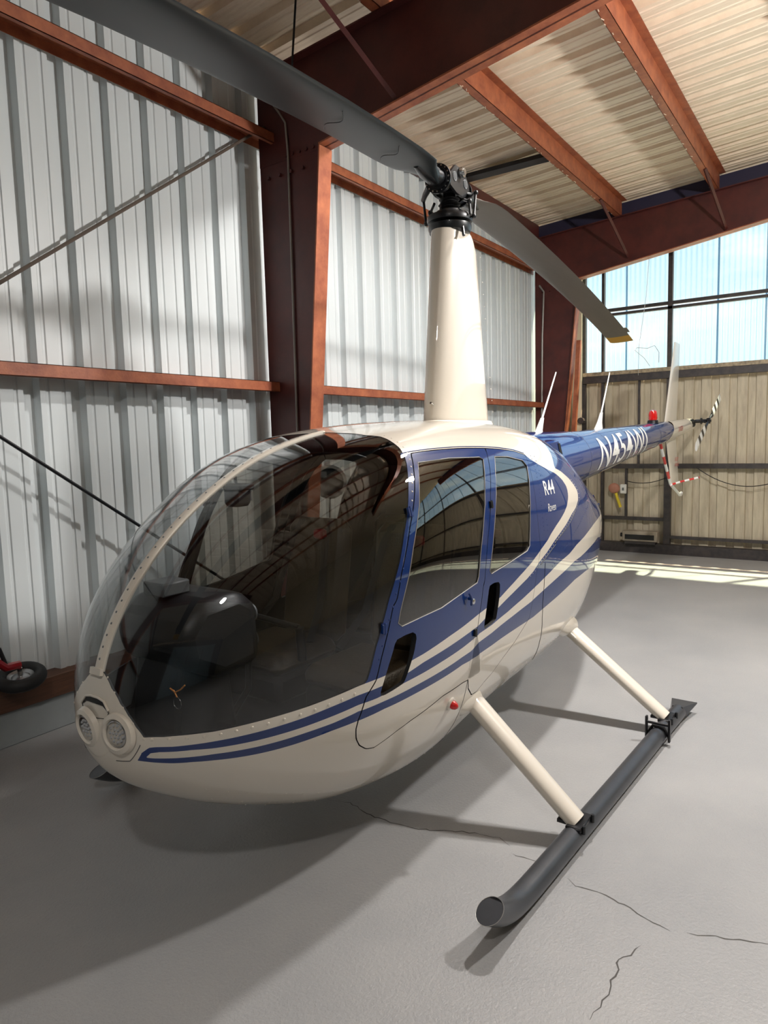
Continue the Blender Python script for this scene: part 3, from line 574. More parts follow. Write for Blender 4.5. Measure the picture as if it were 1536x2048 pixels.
def sdf(P, Q):
    """signed distance of points P to closed polygon Q (negative inside)"""
    d = np.full(len(P), 1e9); ins = np.zeros(len(P), bool); m = len(Q)
    for i in range(m):
        a = Q[i]; b = Q[(i+1) % m]; e = b-a; w = P-a; l2 = e@e
        if l2 < 1e-14: continue
        t = np.clip((w@e)/l2, 0, 1); r = w-t[:, None]*e; d = np.minimum(d, (r*r).sum(1))
        c1 = (a[1] > P[:, 1]) != (b[1] > P[:, 1])
        with np.errstate(divide='ignore', invalid='ignore'):
            xi = (b[0]-a[0])*(P[:, 1]-a[1])/(b[1]-a[1])+a[0]
        ins ^= c1 & (P[:, 0] < xi)
    d = np.sqrt(d); return np.where(ins, -d, d)
class Patch:
    """triangle soup on the skin: positions V, normals N, parameters P"""
    def __init__(s, V, Nn, P, T, M): s.V, s.N, s.P, s.T, s.M = V, Nn, P, T, M
    def split(s, val, iso=0.0):
        v = val-iso; v = np.where(np.abs(v) < 1e-7, 1e-7, v); T = s.T; sg = v[T] > 0; cnt = sg.sum(1)
        pos = T[cnt == 3]; neg = T[cnt == 0]; mp = s.M[cnt == 3]; mn = s.M[cnt == 0]
        mix = (cnt == 1) | (cnt == 2); Tm = T[mix]; Mm = s.M[mix]; sm = sg[mix]; cm = cnt[mix]
        if len(Tm) == 0: return Patch(s.V, s.N, s.P, pos, mp), Patch(s.V, s.N, s.P, neg, mn)
        want = np.where(cm == 1, True, False)            # odd-one-out sign
        odd = np.argmax(sm == want[:, None], axis=1); r = np.arange(len(Tm))
        A = Tm[r, odd]; B = Tm[r, (odd+1) % 3]; Cc = Tm[r, (odd+2) % 3]
        E = np.concatenate([np.stack([A, B], 1), np.stack([A, Cc], 1)]); Es = np.sort(E, 1)
        uq, inv = np.unique(Es, axis=0, return_inverse=True); inv = inv.reshape(-1)
        t = (v[uq[:, 0]]/(v[uq[:, 0]]-v[uq[:, 1]]))[:, None]
        nV = s.V[uq[:, 0]]*(1-t)+s.V[uq[:, 1]]*t; nN = s.N[uq[:, 0]]*(1-t)+s.N[uq[:, 1]]*t; nP = s.P[uq[:, 0]]*(1-t)+s.P[uq[:, 1]]*t
        o = len(s.V); k = len(Tm); AB = inv[:k]+o; AC = inv[k:]+o
        V = np.concatenate([s.V, nV]); Nn = np.concatenate([s.N, nN]); P = np.concatenate([s.P, nP])
        tri = np.stack([A, AB, AC], 1); q1 = np.stack([AB, B, Cc], 1); q2 = np.stack([AB, Cc, AC], 1)
        p1 = cm == 1
        posT = np.concatenate([pos, tri[p1], q1[~p1], q2[~p1]]); posM = np.concatenate([mp, Mm[p1], Mm[~p1], Mm[~p1]])
        negT = np.concatenate([neg, tri[~p1], q1[p1], q2[p1]]); negM = np.concatenate([mn, Mm[~p1], Mm[p1], Mm[p1]])
        return Patch(V, Nn, P, posT, posM), Patch(V, Nn, P, negT, negM)
def join(a, b):
    o = len(a.V); return Patch(np.concatenate([a.V, b.V]), np.concatenate([a.N, b.N]), np.concatenate([a.P, b.P]), np.concatenate([a.T, b.T+o]), np.concatenate([a.M, b.M]))
def skin_mesh(name, pt, mats, thick, side, parent, off=0.0, inner_mat=None, label=None):
    used = np.unique(pt.T); mp = np.full(len(pt.V), -1); mp[used] = np.arange(len(used))
    V = pt.V[used].copy(); Nn = pt.N[used].copy(); T = mp[pt.T]
    Nn /= np.maximum(np.linalg.norm(Nn, axis=1, keepdims=True), 1e-9); V = V+Nn*off
    # weld
    key = np.round(V*2e5).astype(np.int64); uq, first, inv = np.unique(key, axis=0, return_index=True, return_inverse=True); inv = inv.reshape(-1)
    V = V[first]; Nn = Nn[first]; T = inv[T]; ok = (T[:, 0] != T[:, 1]) & (T[:, 1] != T[:, 2]) & (T[:, 0] != T[:, 2]); T = T[ok]; M = pt.M[ok]
    sg = np.array([1, side, 1.0]); V = V*sg; Nn = Nn*sg
    # consistent winding with the normals
    fn = np.cross(V[T[:, 1]]-V[T[:, 0]], V[T[:, 2]]-V[T[:, 0]]); bad = (fn*Nn[T].sum(1)).sum(1) < 0; T[bad] = T[bad][:, ::-1]
    n = len(V); E = np.concatenate([T[:, [0, 1]], T[:, [1, 2]], T[:, [2, 0]]])
    Es = np.sort(E, 1); uqe, idx, cnt = np.unique(Es, axis=0, return_index=True, return_counts=True); be = E[idx[cnt == 1]]
    Vi = V-Nn*thick; rv = np.unique(be); rm = {int(a): i for i, a in enumerate(rv)}; nr = len(rv)
    VV = np.concatenate([V, Vi, V[rv], Vi[rv]]); NN = np.concatenate([Nn, -Nn, np.zeros((2*nr, 3))])
    faces = [tuple(t) for t in T.tolist()]+[(t[0]+n, t[2]+n, t[1]+n) for t in T.tolist()]
    mi = M.tolist()+([len(mats)]*len(T) if inner_mat else M.tolist())
    ee = be.tolist(); o = 2*n
    for a, b in ee:
        i, j = rm[a], rm[b]; faces.append((o+j, o+i, o+nr+i, o+nr+j)); mi.append(len(mats) if inner_mat else 0)
        t = V[b]-V[a]
    me = bpy.data.meshes.new(name); me.from_pydata(VV.tolist(), [], faces)
    for m in mats: me.materials.append(m)
    if inner_mat: me.materials.append(inner_mat)
    me.polygons.foreach_set('material_index', mi); me.polygons.foreach_set('use_smooth', [True]*len(faces)); me.update()
    vn = NN.copy(); 
    if nr:
        rn = np.zeros((nr, 3))
        for a, b in ee:
            t = V[b]-V[a]; c = np.cross(t, Nn[a]); l = np.linalg.norm(c)
            if l > 1e-9: c /= l; rn[rm[a]] += c; rn[rm[b]] += c
        l = np.maximum(np.linalg.norm(rn, axis=1, keepdims=True), 1e-9); rn /= l; vn[2*n:2*n+nr] = rn; vn[2*n+nr:] = rn
    vn = vn/np.maximum(np.linalg.norm(vn, axis=1, keepdims=True), 1e-9)
    me.normals_split_custom_set_from_vertices(vn.tolist())
    o_ = bpy.data.objects.new(name, me); COL.objects.link(o_); o_.parent = parent
    if label: o_['label'] = label
    return o_
idx = np.arange(NU_*NA_).reshape(NU_, NA_); a_, b_, c_, d_ = idx[:-1, :-1].ravel(), idx[1:, :-1].ravel(), idx[1:, 1:].ravel(), idx[:-1, 1:].ravel()
base = Patch(G.reshape(-1, 3), NG.reshape(-1, 3), PG.reshape(-1, 2), np.concatenate([np.stack([a_, b_, c_], 1), np.stack([a_, c_, d_], 1)]), np.zeros(2*len(a_), int))
FT = FDATA
gl = [tuple(p) for p in FT['glass']]
glass_poly = poly([(gl[0][0], -.04), (gl[0][0], .012)]+gl[1:]+[(gl[-1][0]-.004, .012), (gl[-1][0]-.004, -.04)])
roofl = FT['roof']; fd = FT['fdoorF']; sp = FT['split']; rd = FT['rdoorR']
fdoor_poly = poly([roofl[0]]+fd[0:27]+sp[:12][::-1]+[roofl[4], roofl[3], roofl[2], roofl[1]])
rdoor_poly = poly(sp+rd[::-1][1:]+[roofl[7], roofl[6], roofl[5], roofl[4]])
win = {k: poly(FT[k]) for k in ('fwin', 'rwin', 'fvent', 'rvent')}
c0 = FT['c0']; c1 = FT['c1']; c2 = FT['c2']; c3 = FT['c3']; c4_ = FT['c4']
grear = [(p[0]+.02, p[1]) for p in gl[12:24]]
main_poly = poly(roofl+c0[::-1]+grear)
ce = c1[-1]
band_poly = poly(c1+[(ce[0]-.015, ce[1]-.05), (ce[0]-.05, 0.08), (ce[0]-.06, -.05), (0.0, -.05), (0.0, c2[-1][1]+.02)]+c2[::-1]+c3[1:]+[(0.0, c3[-1][1]+.02), (0.0, c4_[-1][1]+.04)]+c4_[::-1])
GAP = .0022
def windowed(pt, names):
    panes = {}
    for k in names:
        v = sdf(pt.P, win[k]); pt2, ins = pt.split(v, 0.0); panes[k] = ins; pt = pt2
    return pt, panes
def painted(pt):
    v = np.minimum(sdf(pt.P, main_poly), sdf(pt.P, band_poly)); o, i = pt.split(v, 0.0); i.M = np.ones(len(i.T), int); return join(o, i)
sg_ = sdf(base.P, glass_poly); rest, gin = base.split(sg_, 0.0)
v = np.minimum(sdf(rest.P, fdoor_poly), sdf(rest.P, rdoor_poly)); 
shell, _ = rest.split(v, GAP)
_, fdo = rest.split(sdf(rest.P, fdoor_poly), -GAP); _, rdo = rest.split(sdf(rest.P, rdoor_poly), -GAP)
fdo, fp = windowed(fdo, ('fwin', 'fvent')); rdo, rp = windowed(rdo, ('rwin', 'rvent'))
shell = painted(shell); fdo = painted(fdo); rdo = painted(rdo)
gbase = Patch(base.V, base.N, base.P, base.T, base.M); _, gbig = gbase.split(sg_, .004)
BOW = gl
for side in (1, -1):
    sd = 'left' if side == 1 else 'right'
    skin_mesh('fuselage_shell', shell, [M_BEIGE, M_BLUE], .010, side, heli, inner_mat=M_INT)
    dr = skin_mesh('cabin_door', fdo, [M_BEIGE, M_BLUE], .018, side, heli, off=.001, inner_mat=M_INT, label='front cabin door')
    rr_ = skin_mesh('cabin_door', rdo, [M_BEIGE, M_BLUE], .018, side, heli, off=.001, inner_mat=M_INT, label='rear cabin door')
    skin_mesh('window_pane', fp['fwin'], [M_SIDEGLASS], .003, side, dr, off=-.002)
    skin_mesh('window_pane', rp['rwin'], [M_SIDEGLASS], .003, side, rr_, off=-.002)
    skin_mesh('windshield', gbig, [M_GLASS], .003, side, heli, off=-.0015)
    # thin bright window seal lines
    for k, dd in (('fwin', dr), ('rwin', rr_)):
        pts = [spt(p[0], p[1], .0015, side)[0] for p in FT[k]]
        MB().tube(pts, .0022, n=5, closed=True).build('window_seal', paint('window_seal', (.32, .30, .27), .5) if side == 1 and k == 'fwin' else bpy.data.materials['window_seal'], dd)
# centre bow of the windshield
def topz(x): return float(np.interp(x, G[:, 0, 0], G[:, 0, 2]))
us = np.linspace(gl[0][0]+.002, gl[-1][0]-.006, 60); mb = MB(); vs = []
for u in us:
    p, n = spt(u, 0.0, .004); vs += [p+Vector((0, w, 0))+n*h for w, h in ((-.021, -.012), (-.021, 0), (-.014, .004), (.014, .004), (.021, 0), (.021, -.012))]
mb.add(vs, [(6*i+k, 6*i+(k+1) % 6, 6*i+6+(k+1) % 6, 6*i+6+k) for i in range(len(us)-1) for k in range(6)], 0, False)
bow = mb.build('windshield_bow', M_BEIGE, heli)
rv = MB()
def rivet(mb, p, n, r=.0035, h=.0018, mi=0):
    u, w = frame(n); vs = []
    for rr, hh in ((r, 0), (r*.75, h*.7)):
        vs += [p+u*math.cos(t*PI/4)*rr+w*math.sin(t*PI/4)*rr+n*hh for t in range(8)]
    vs.append(p+n*h); mb.add(vs, [(k, (k+1) % 8, 8+(k+1) % 8, 8+k) for k in range(8)]+[(8+k, 8+(k+1) % 8, 16) for k in range(8)], mi, True)
for u in us[2:-1:2]:
    p, n = spt(u, 0.0, .008); rivet(rv, p, n, .0045, .0022)
rv.build('bow_screws', M_INTGREY, bow)['kind'] = 'stuff'
# clip at the foot of the bow
p, n = spt(gl[0][0]+.002, 0.0, .010); MB().box((p.x-.006, -.03, p.z-.012), (p.x+.006, .03, p.z+.010), rot=Matrix.Rotation(math.radians(-12), 3, 'Y')).build('bow_clip', M_BEIGE, heli)
# rivets and screws along real lines of the skin
def along(pts, step, off=0.0, closed=False):
    Q = [np.array(p) for p in pts]; out = []
    P = [np.array(spt(q[0], q[1])[0]) for q in Q]; acc = 0; nxt = step/2
    for i in range(len(Q)-1):
        l = np.linalg.norm(P[i+1]-P[i])
        while nxt <= acc+l and l > 0:
            t = (nxt-acc)/l; out.append(Q[i]*(1-t)+Q[i+1]*t); nxt += step
        acc += l
    return out
def shift(pts, du, da): return [(p[0]+du, p[1]+da) for p in pts]
NUR = MB(); BLR = MB()
edge = gl[5:13]     # lower windshield edge
for side in (1, -1):
    for q in along(shift(edge, 0, .012), .055): p, n = spt(q[0], q[1], 0, side); rivet(NUR, p, n, .0062, .004)
    for q in along(shift(gl[0:6], .0, .010), .06): p, n = spt(q[0], q[1], 0, side); rivet(NUR, p, n, .004, .002)
    for q in along(shift(gl[13:20], -.006, .0), .05): p, n = spt(q[0], q[1], 0, side); rivet(BLR, p, n, .0045, .0025)
    for q in along(shift(gl[20:28], -.004, .0), .04): p, n = spt(q[0], q[1], 0, side); rivet(NUR, p, n, .004, .002)
    for q in along(shift(rd[0:8], -.010, 0), .022): p, n = spt(q[0], q[1], 0, side); rivet(BLR, p, n, .003, .0016)
    for q in along(shift(rd[0:8], -.017, 0), .03): p, n = spt(q[0], q[1], 0, side); rivet(BLR, p, n, .003, .0016)
    for q in along(shift(sp[0:10], .004, 0), .035): p, n = spt(q[0], q[1], 0, side); rivet(BLR, p, n, .003, .0016)
    for q in along(shift(c1[-16:-2], -.004, 0), .03): p, n = spt(q[0], q[1], 0, side); rivet(NUR, p, n, .003, .0016)
    for q in along(shift(c1[-16:-2], -.045, -.0), .035): p, n = spt(q[0], q[1], 0, side); rivet(BLR, p, n, .003, .0016)
    # belly rows
    for a0, x0, x1_, st in ((.80, .6, 2.15, .07), (.90, .2, 2.0, .09), (.86, 1.2, 2.1, .11), (.74, -.6, .95, .05), (.97, -.4, 2.0, .08)):
        for x in np.arange(x0, x1_, st): p, n = spt(float(x2u(x)), a0+.004*math.sin(x*9), 0, side); rivet(NUR, p, n, .0035, .0018)
    for x in (.98, .02, -.55):
        for a in np.arange(.66, .98, .017): p, n = spt(float(x2u(x)), a, 0, side); rivet(NUR, p, n, .003, .0016)
NUR.build('skin_rivets', M_BEIGE, heli)['kind'] = 'stuff'; BLR.build('skin_rivets', M_BLUE, heli)['kind'] = 'stuff'
# panel seams as fine sealed gaps
def seam(pts, side, r=.0016, name='panel_seam', par_=None, mat=None):
    P = [spt(p[0], p[1], .0004, side)[0] for p in pts]; MB().tube(P, r, n=5).build(name, mat or M_SEAM, par_ or heli)
def dense(pts, n=8):
    out = []
    for a, b in zip(pts[:-1], pts[1:]): out += [(a[0]+(b[0]-a[0])*k/n, a[1]+(b[1]-a[1])*k/n) for k in range(n)]
    return out+[pts[-1]]
for side in (1, -1):
    seam(dense(FT['panel']), side); seam(dense(shift(FT['cowlseam'], -.002, 0)), side, .0022)
    seam(dense([(x2u(.985), .60), (x2u(.985), .99)], 30), side, .001)
    seam(dense([(FT['nosepanel'][0][0], FT['nosepanel'][0][1]), FT['nosepanel'][1], FT['nosepanel'][2]]), side, .0012)
    seam(dense([(roofl[0][0]+.004, roofl[0][1]-.004)]+shift(roofl, 0, -.004), 6), side, .0026, 'drip_rail', mat=M_BLUE)
    # cowl louvres: dark slots near the tail of the cowling
    for k in range(3):
        mb = MB(); u0 = float(x2u(-1.97+.015*k)); a0 = .20+.062*k; vs = []
        for uu, aa in ((0, 0), (.10, -.012), (.10, .026), (0, .036)): vs.append(spt(u0+uu, a0+aa, .002, side)[0])
        P = []; 
        for i in range(9):
            for j in range(2):
                t = i/8; P.append(spt(u0+.10*t, a0-.012*t+(.036-.010*t)*j, .0025, side)[0])
        mb.add(P, [(2*i, 2*i+1, 2*i+3, 2*i+2) for i in range(8)]); mb.build('cooling_slot', M_INT, heli)
        lp = [spt(u0+.10*i/8, a0-.012*i/8-.002, .006, side)[0] for i in range(9)]; MB().tube(lp, .005, n=6).build('slot_lip', M_BLUE, heli)
# nose: landing lights, bezels, scoop
M_REFL = paint('lamp_reflector', (.50, .51, .52), .25)
for side in (1, -1):
    cpt = np.mean(np.array(FT['lightP'][1:]), axis=0); p, n = spt(cpt[0], cpt[1], 0.0, side)
    if side == -1: p = Vector((p.x+.016, -.036, p.z-.008)); n = Vector((.95, -.06, -.12))
    n = (n+Vector((.35 if side == 1 else .1, 0, 0))).normalized()
    lt = empty('landing_light', p); lt.parent = heli
    m = MB(); m.lathe([(.072, -.012), (.066, .004), (.052, .009), (.047, .004), (.046, -.004)], (0, 0, 0), n, n=36); m.build('bezel', M_BEIGE, lt)
    m = MB(); m.lathe([(.046, -.004), (.044, .003), (.040, .004)], (0, 0, 0), n, n=36); m.build('ring', M_CHROME, lt)
    m = MB(); m.lathe([(.042, -.004), (.03, -.006), (0, -.006)], (0, 0, 0), n, n=36); m.build('reflector', paint('lamp_grey', (.05, .055, .06), .4) if side == 1 else bpy.data.materials['lamp_grey'], lt)
    m = MB(); u, w = frame(n)
    for rr, cnt in ((0, 1), (.014, 6), (.028, 11), (.038, 0)):
        for k in range(cnt):
            t = 2*PI*k/max(1, cnt); m.lathe([(.0, .0045), (.003, .004), (.0055, 0), (.006, -.005)], u*rr*math.cos(t)+w*rr*math.sin(t), n, n=8)
    m.build('led_lens', M_REFL, lt)
    m = MB(); m.lathe([(.043, .003), (.03, .0065), (0, .0085)], (0, 0, 0), n, n=36); m.build('cover_glass', M_LENS, lt)
# nose air inlet: flat dark patch stands for the shade under the lip
def nosex(y, z):
    m = (np.abs(G[:, :, 1]-abs(y))+np.abs(G[:, :, 2]-z)).copy(); m[:NU_//2] = 9; i = np.unravel_index(np.argmin(m), m.shape); return float(G[i][0])
def npt(y, z, off=0.0): return Vector((nosex(y, z)+off, y, z))
up_ = [(-.078, .888), (-.052, .915), (-.02, .921), (.02, .921), (.052, .915), (.078, .888)]
lo_ = [(-.074, .886), (-.048, .902), (-.02, .903), (.02, .903), (.048, .902), (.074, .886)]
mb = MB(); vs = []
for a, b in zip(up_, lo_): vs += [npt(*a, .0035), npt(*b, .0035)]
mb.add(vs, [(2*i, 2*i+1, 2*i+3, 2*i+2) for i in range(5)]); ni = mb.build('nose_inlet', M_INT, heli)
MB().tube([npt(a, b+.003, .004) for a, b in up_], .0045, n=8).build('inlet_lip', M_BEIGE, ni)
MB().tube([npt(*q_, .001) for q_ in ((-.078, .886), (-.062, .862), (-.02, .857), (.02, .857), (.062, .862), (.078, .886))], .0012, n=5).build('inlet_seam', M_SEAM, ni)
# red position light on the left side (and its twin)
for side in (1, -1):
    q = FT['redl'][0]; p, n = spt(q[0], q[1], 0, side); lt = empty('position_light', p); lt.parent = heli
    m = MB(); m.lathe([(.032, -.004), (.028, .006), (.02, .009), (.0, .009)], (0, 0, 0), n, n=24); m.build('base', M_BEIGE, lt)
    m = MB(); m.lathe([(.019, .006), (.019, .018), (.014, .030), (.006, .037), (0, .038)], (0, 0, 0), n, n=20); m.build('lens', M_REDLENS if side == 1 else paint('green_lens', (.02, .4, .1), .1), lt)
# door hardware
def hard(q, side, size=.012, mat=M_BLUE, name='hinge'):
    p, n = spt(q[0], q[1], .004, side); u, w = frame(n); m = MB(); r = Matrix((u, w, n)).transposed()
    m.box(p-Vector((size, size*1.6, .004)), p+Vector((size, size*1.6, .008)), rot=r, c=p, bev=.002); m.cyl(p+w*size*1.8+n*.006, p-w*size*1.8+n*.006, .004, n=8)
    m.build(name, mat, heli)
for side in (1, -1):
    hard((fd[3][0]+.004, fd[3][1]), side); hard((fd[9][0]+.004, fd[9][1]-.01), side); hard((sp[3][0]+.003, sp[3][1]+.02), side, .010, M_HUB); hard((sp[11][0]+.004, sp[11][1]), side, .010, M_HUB)
    q = (FT['HANDLE'][0], FT['HANDLE'][1]); p, n = spt(q[0], q[1], .006, side); u, w = frame(n)
    hd = empty('door_handle', p); hd.parent = heli
    m = MB(); m.tube([u*-.005+w*.03+n*.012, w*.0+n*.016, w*-.025+u*.01+n*.010], .005, n=8); m.tube([n*.0, n*.016], .008, n=10); m.build('lever', M_BLUE, hd)
    q = FT['LOCK']; p, n = spt(q[0], q[1], .003, side); m = MB(); m.lathe([(.0, .006), (.008, .006), (.013, .003), (.014, -.004)], p, n, n=18); m.build('door_lock', M_CHROME, heli)
# lettering on the cowl side
def text_mesh(txt, size, shear=0.0, sx=1.0, bold=0.0, fill=True):
    cu = bpy.data.curves.new('txt', 'FONT'); cu.body = txt; cu.size = size; cu.shear = shear; cu.offset = bold; cu.resolution_u = 4; cu.space_character = 1.0
    ob = bpy.data.objects.new('txt', cu); COL.objects.link(ob); bpy.context.view_layer.update()
    me = bpy.data.meshes.new_from_object(ob.evaluated_get(bpy.context.evaluated_depsgraph_get())); bpy.data.objects.remove(ob)
    import bmesh
    bm = bmesh.new(); bm.from_mesh(me); bmesh.ops.triangulate(bm, faces=bm.faces); 
    for _ in range(7):
        le = [e for e in bm.edges if e.calc_length() > size*.07]
        if not le: break
        bmesh.ops.subdivide_edges(bm, edges=le, cuts=1); bmesh.ops.triangulate(bm, faces=[f for f in bm.faces if len(f.verts) > 3])
    V = [(v.co.x*sx, v.co.y) for v in bm.verts]; F = [tuple(v.index for v in f.verts) for f in bm.faces]; bm.free(); bpy.data.meshes.remove(me)
    return V, F
def on_side(name, txt, x0, z0, size, sx, shear, bold, side, mat, depth=.0012):
    V, F = text_mesh(txt, size, shear, sx, bold); vs = []
    w = max(v[0] for v in V)
    M_ = G[:, :, 0]*0
    for a, b in V:
        x = x0-a if side == 1 else x0-(w-a); z = z0+b
        i = int(np.argmin(np.abs(G[:, 0, 0]-x))); col = G[i]; jm = int(np.argmax(col[:, 1])); y = float(np.interp(z, col[:jm+1, 2][::-1], col[:jm+1, 1][::-1])) if z > col[jm, 2] else float(np.interp(z, col[jm:, 2][::-1], col[jm:, 1][::-1]))
        vs.append((x, (y+depth)*side, z))
    m = MB(); m.add(vs, F, 0, True); o = bpy.data.meshes.new(name); return m.build(name, mat, heli)
for side in (1, -1):
    on_side('model_lettering', 'R44', .085, 1.425, .108, .92, .05, .0014, side, M_WHITE)
    on_side('model_lettering', 'Raven', .075, 1.335, .062, .80, .25, -.0002, side, M_WHITE)
# ------------------------------------------------------------------ tail cone
def cone_c(x): return 1.565+.0672*(-2.0-x)
def cone_r(x): return float(np.interp(-x, [.45, .9, 1.4, 2.0, 3.3, 4.7, 5.6, 6.0], [.30, .285, .245, .208, .163, .118, .092, .078]))
XW = -4.72
def ring(x, n=48, k=1.0):
    r = cone_r(x)*k; zc = cone_c(x) if x < -1.6 else cone_c(x)+(.0 if x < -1.4 else .0)
    return [(x, r*math.cos(2*PI*i/n), zc+r*math.sin(2*PI*i/n)) for i in range(n)]
def conemesh(xs, name, mat, slant=0.0):
    vs = []; n = 48
    for j, x in enumerate(xs):
        R_ = ring(x)
        if slant and (j == 0): R_ = [(p[0]+slant*(p[2]-cone_c(x))/cone_r(x), p[1], p[2]) for p in R_]
        vs += R_
    m = MB(); m.add(vs, [(j*n+i, j*n+(i+1) % n, (j+1)*n+(i+1) % n, (j+1)*n+i) for j in range(len(xs)-1) for i in range(n)], 0, True); return m
cone = conemesh(list(np.linspace(-.45, XW-.06, 26)), 'tail_cone', M_BLUE).build('tail_cone', M_BLUE, heli)
m = conemesh([XW+.02, XW-.15]+list(np.linspace(-4.95, -6.0, 7)), 'x', M_BEIGE, 0)
vs = m.V; m2 = MB(); n = 48
# cream end section with a slanted paint edge, a hair proud of the cone
xs = [XW]+list(np.linspace(-4.95, -6.0, 8)); vs = []
for j, x in enumerate(xs):
    r = cone_r(x)+.0012
    for i in range(n):
        t = 2*PI*i/n; xx = x+(.16*(-math.sin(t)) - .0 if j == 0 else 0); rr = cone_r(xx)+.0012; vs.append((xx, rr*math.cos(t), cone_c(xx)+rr*math.sin(t)))
m2.add(vs, [(j*n+i, j*n+(i+1) % n, (j+1)*n+(i+1) % n, (j+1)*n+i) for j in range(len(xs)-1) for i in range(n)], 0, True)
r6 = cone_r(-6.0)
m2.lathe([(r6, 0), (r6*.98, .012), (r6*.85, .03), (r6*.5, .045), (0, .05)], (-6.0, 0, cone_c(-6.0)), (-1, 0, .07), n=48)
m2.build('tail_end', M_BEIGE, heli)
rb = MB()
for x in (-1.5, -1.75, -2.2, -2.25, -2.9, -3.5, -4.1, -4.15, -4.6):
    for i in range(0, 48, 1):
        t = 2*PI*i/48; nn = Vector((0, math.cos(t), math.sin(t))); rivet(rb, Vector((x, 0, cone_c(x)))+nn*cone_r(x), nn, .003, .0016)
rb.build('cone_rivets', M_BLUE, cone)['kind'] = 'stuff'
for x in (-1.75, -2.25, -2.9, -3.5, -4.12):
    MB().tube([(x, cone_r(x)*math.cos(2*PI*i/48), cone_c(x)+cone_r(x)*math.sin(2*PI*i/48)) for i in range(48)], .0014, n=4, closed=True).build('cone_seam', M_SEAM, cone)
# fairing and air scoop in front of the cone
for side in (1, -1):
    m = MB(); vs = []
    P = [(-.72, .235, 1.60), (-.72, .20, 1.70), (-.93, .30, 1.545), (-.93, .235, 1.70)]
    m.prism([(-.70, 1.70), (-.90, 1.715), (-.97, 1.60), (-.985, 1.52), (-.86, 1.50), (-.70, 1.60)], 1, .20*side, .295*side)
    sc = m.build('air_scoop', M_BLUE, heli, bevel=.012)
    m = MB(); m.prism([(-.912, 1.69), (-.955, 1.62), (-.985, 1.525), (-.955, 1.52), (-.91, 1.62), (-.88, 1.69)], 1, .20*side, .2985*side); m.build('scoop_opening', M_INT, sc)
def on_cone(txt, x0, size, sx, shear, side, cz):
    V, F = text_mesh(txt, size, shear, sx, .002); w = max(v[0] for v in V); vs = []; h = size*.70
    for a, b in V:
        x = x0-a if side == 1 else x0-(w-a); r = cone_r(x)+.0022; s = (b-h/2+cz)/r; t = s
        vs.append((x, side*r*math.cos(t), cone_c(x)+r*math.sin(t)))
    m = MB(); m.add(vs, F, 0, True); m.build('registration_lettering', M_WHITE, cone)
for side in (1, -1): on_cone('N454WJ', -1.98, .40, 1.10, .10, side, .02)
# ------------------------------------------------------------------ fins, guard, beacon
def foil(mb, pts_lead, pts_trail, th, n=10, mi=0):
    """blade/fin in the XZ plane from matched leading/trailing points (x,z), thickness th"""
    vs = []; K = 2*n
    for (xl, zl), (xt, zt), t in zip(pts_lead, pts_trail, th):
        for k in range(K):
            q = 2*PI*k/K; c = (1-math.cos(q))/2; y = t*math.sin(q)*(1-c*.75)*.62
            vs.append((xl+(xt-xl)*c, y, zl+(zt-zl)*c))
    m = len(pts_lead); mb.add(vs, [(j*K+k, j*K+(k+1) % K, (j+1)*K+(k+1) % K, (j+1)*K+k) for j in range(m-1) for k in range(K)], mi, True)
    mb.add(vs[:K], [tuple(range(K))], mi); mb.add(vs[-K:], [tuple(range(K))], mi)
fin = MB(); foil(fin, [(-4.76, 1.80), (-4.80, 1.885), (-5.19, 2.80)], [(-5.36, 1.80), (-5.355, 1.89), (-5.47, 2.795)], [.05, .05, .025]); fin.build('upper_fin', M_BEIGE, heli)
fin = MB(); foil(fin, [(-4.83, 1.76), (-4.88, 1.67), (-5.13, 1.13)], [(-5.34, 1.76), (-5.34, 1.68), (-5.50, 1.15)], [.05, .05, .025]); lf = fin.build('lower_fin', M_BEIGE, heli)
def striped(path, r, seg, parent, name='guard_tube'):
    P = []; L = [0]
    for a, b in zip(path[:-1], path[1:]): L.append(L[-1]+(Vector(b)-Vector(a)).length)
    def at(s):
        for i in range(len(path)-1):
            if s <= L[i+1] or i == len(path)-2: t = (s-L[i])/(L[i+1]-L[i]); return Vector(path[i]).lerp(Vector(path[i+1]), t)
    m = MB(); s = 0; k = 0
    while s < L[-1]-1e-6:
        e = min(s+seg, L[-1]); m.tube([at(s+(e-s)*i/3) for i in range(4)], r, n=12, mi=k % 2, cap=(s == 0 or e >= L[-1])); s = e; k += 1
    return m.build(name, [M_REDPAINT, M_WHITE], parent)
striped([(-4.60, .0, 1.66), (-4.72, .0, 1.52), (-5.08, 0, 1.155), (-5.13, 0, 1.115)], .017, .125, heli, 'tail_guard')
striped([(-5.14, 0.0, 1.12), (-5.22, .10, 1.155), (-5.32, .275, 1.20)], .013, .055, heli, 'tail_guard')
MB().tube([(-5.12, 0, 1.125), (-5.25, 0, 1.08), (-5.5, 0, .99), (-5.56, 0, .965), (-5.62, 0, .965), (-5.66, 0, .985)], [.02, .018, .016, .017, .022, .018], n=12).build('tail_skid', M_WHITE, heli)
def fin_text(txt, x0, z0, size, y):
    V, F = text_mesh(txt, size, 0, 1.0); m = MB(); m.add([(x0-a, y, z0+b) for a, b in V], F); m.build('warning_lettering', M_REDPAINT, lf)
fin_text('KEEP', -5.22, 1.395, .07, .022); fin_text('AWAY', -5.22, 1.33, .07, .022)
V, F = text_mesh('DANGER', .085, 0, .72); m = MB()
m.add([(-4.98-a, (cone_r(-4.98-a)+.003)*math.cos((b-.02)/.11), cone_c(-4.98-a)+(cone_r(-4.98-a)+.003)*math.sin((b-.02)/.11)) for a, b in V], F, 0, True); m.build('warning_lettering', M_REDPAINT, heli)
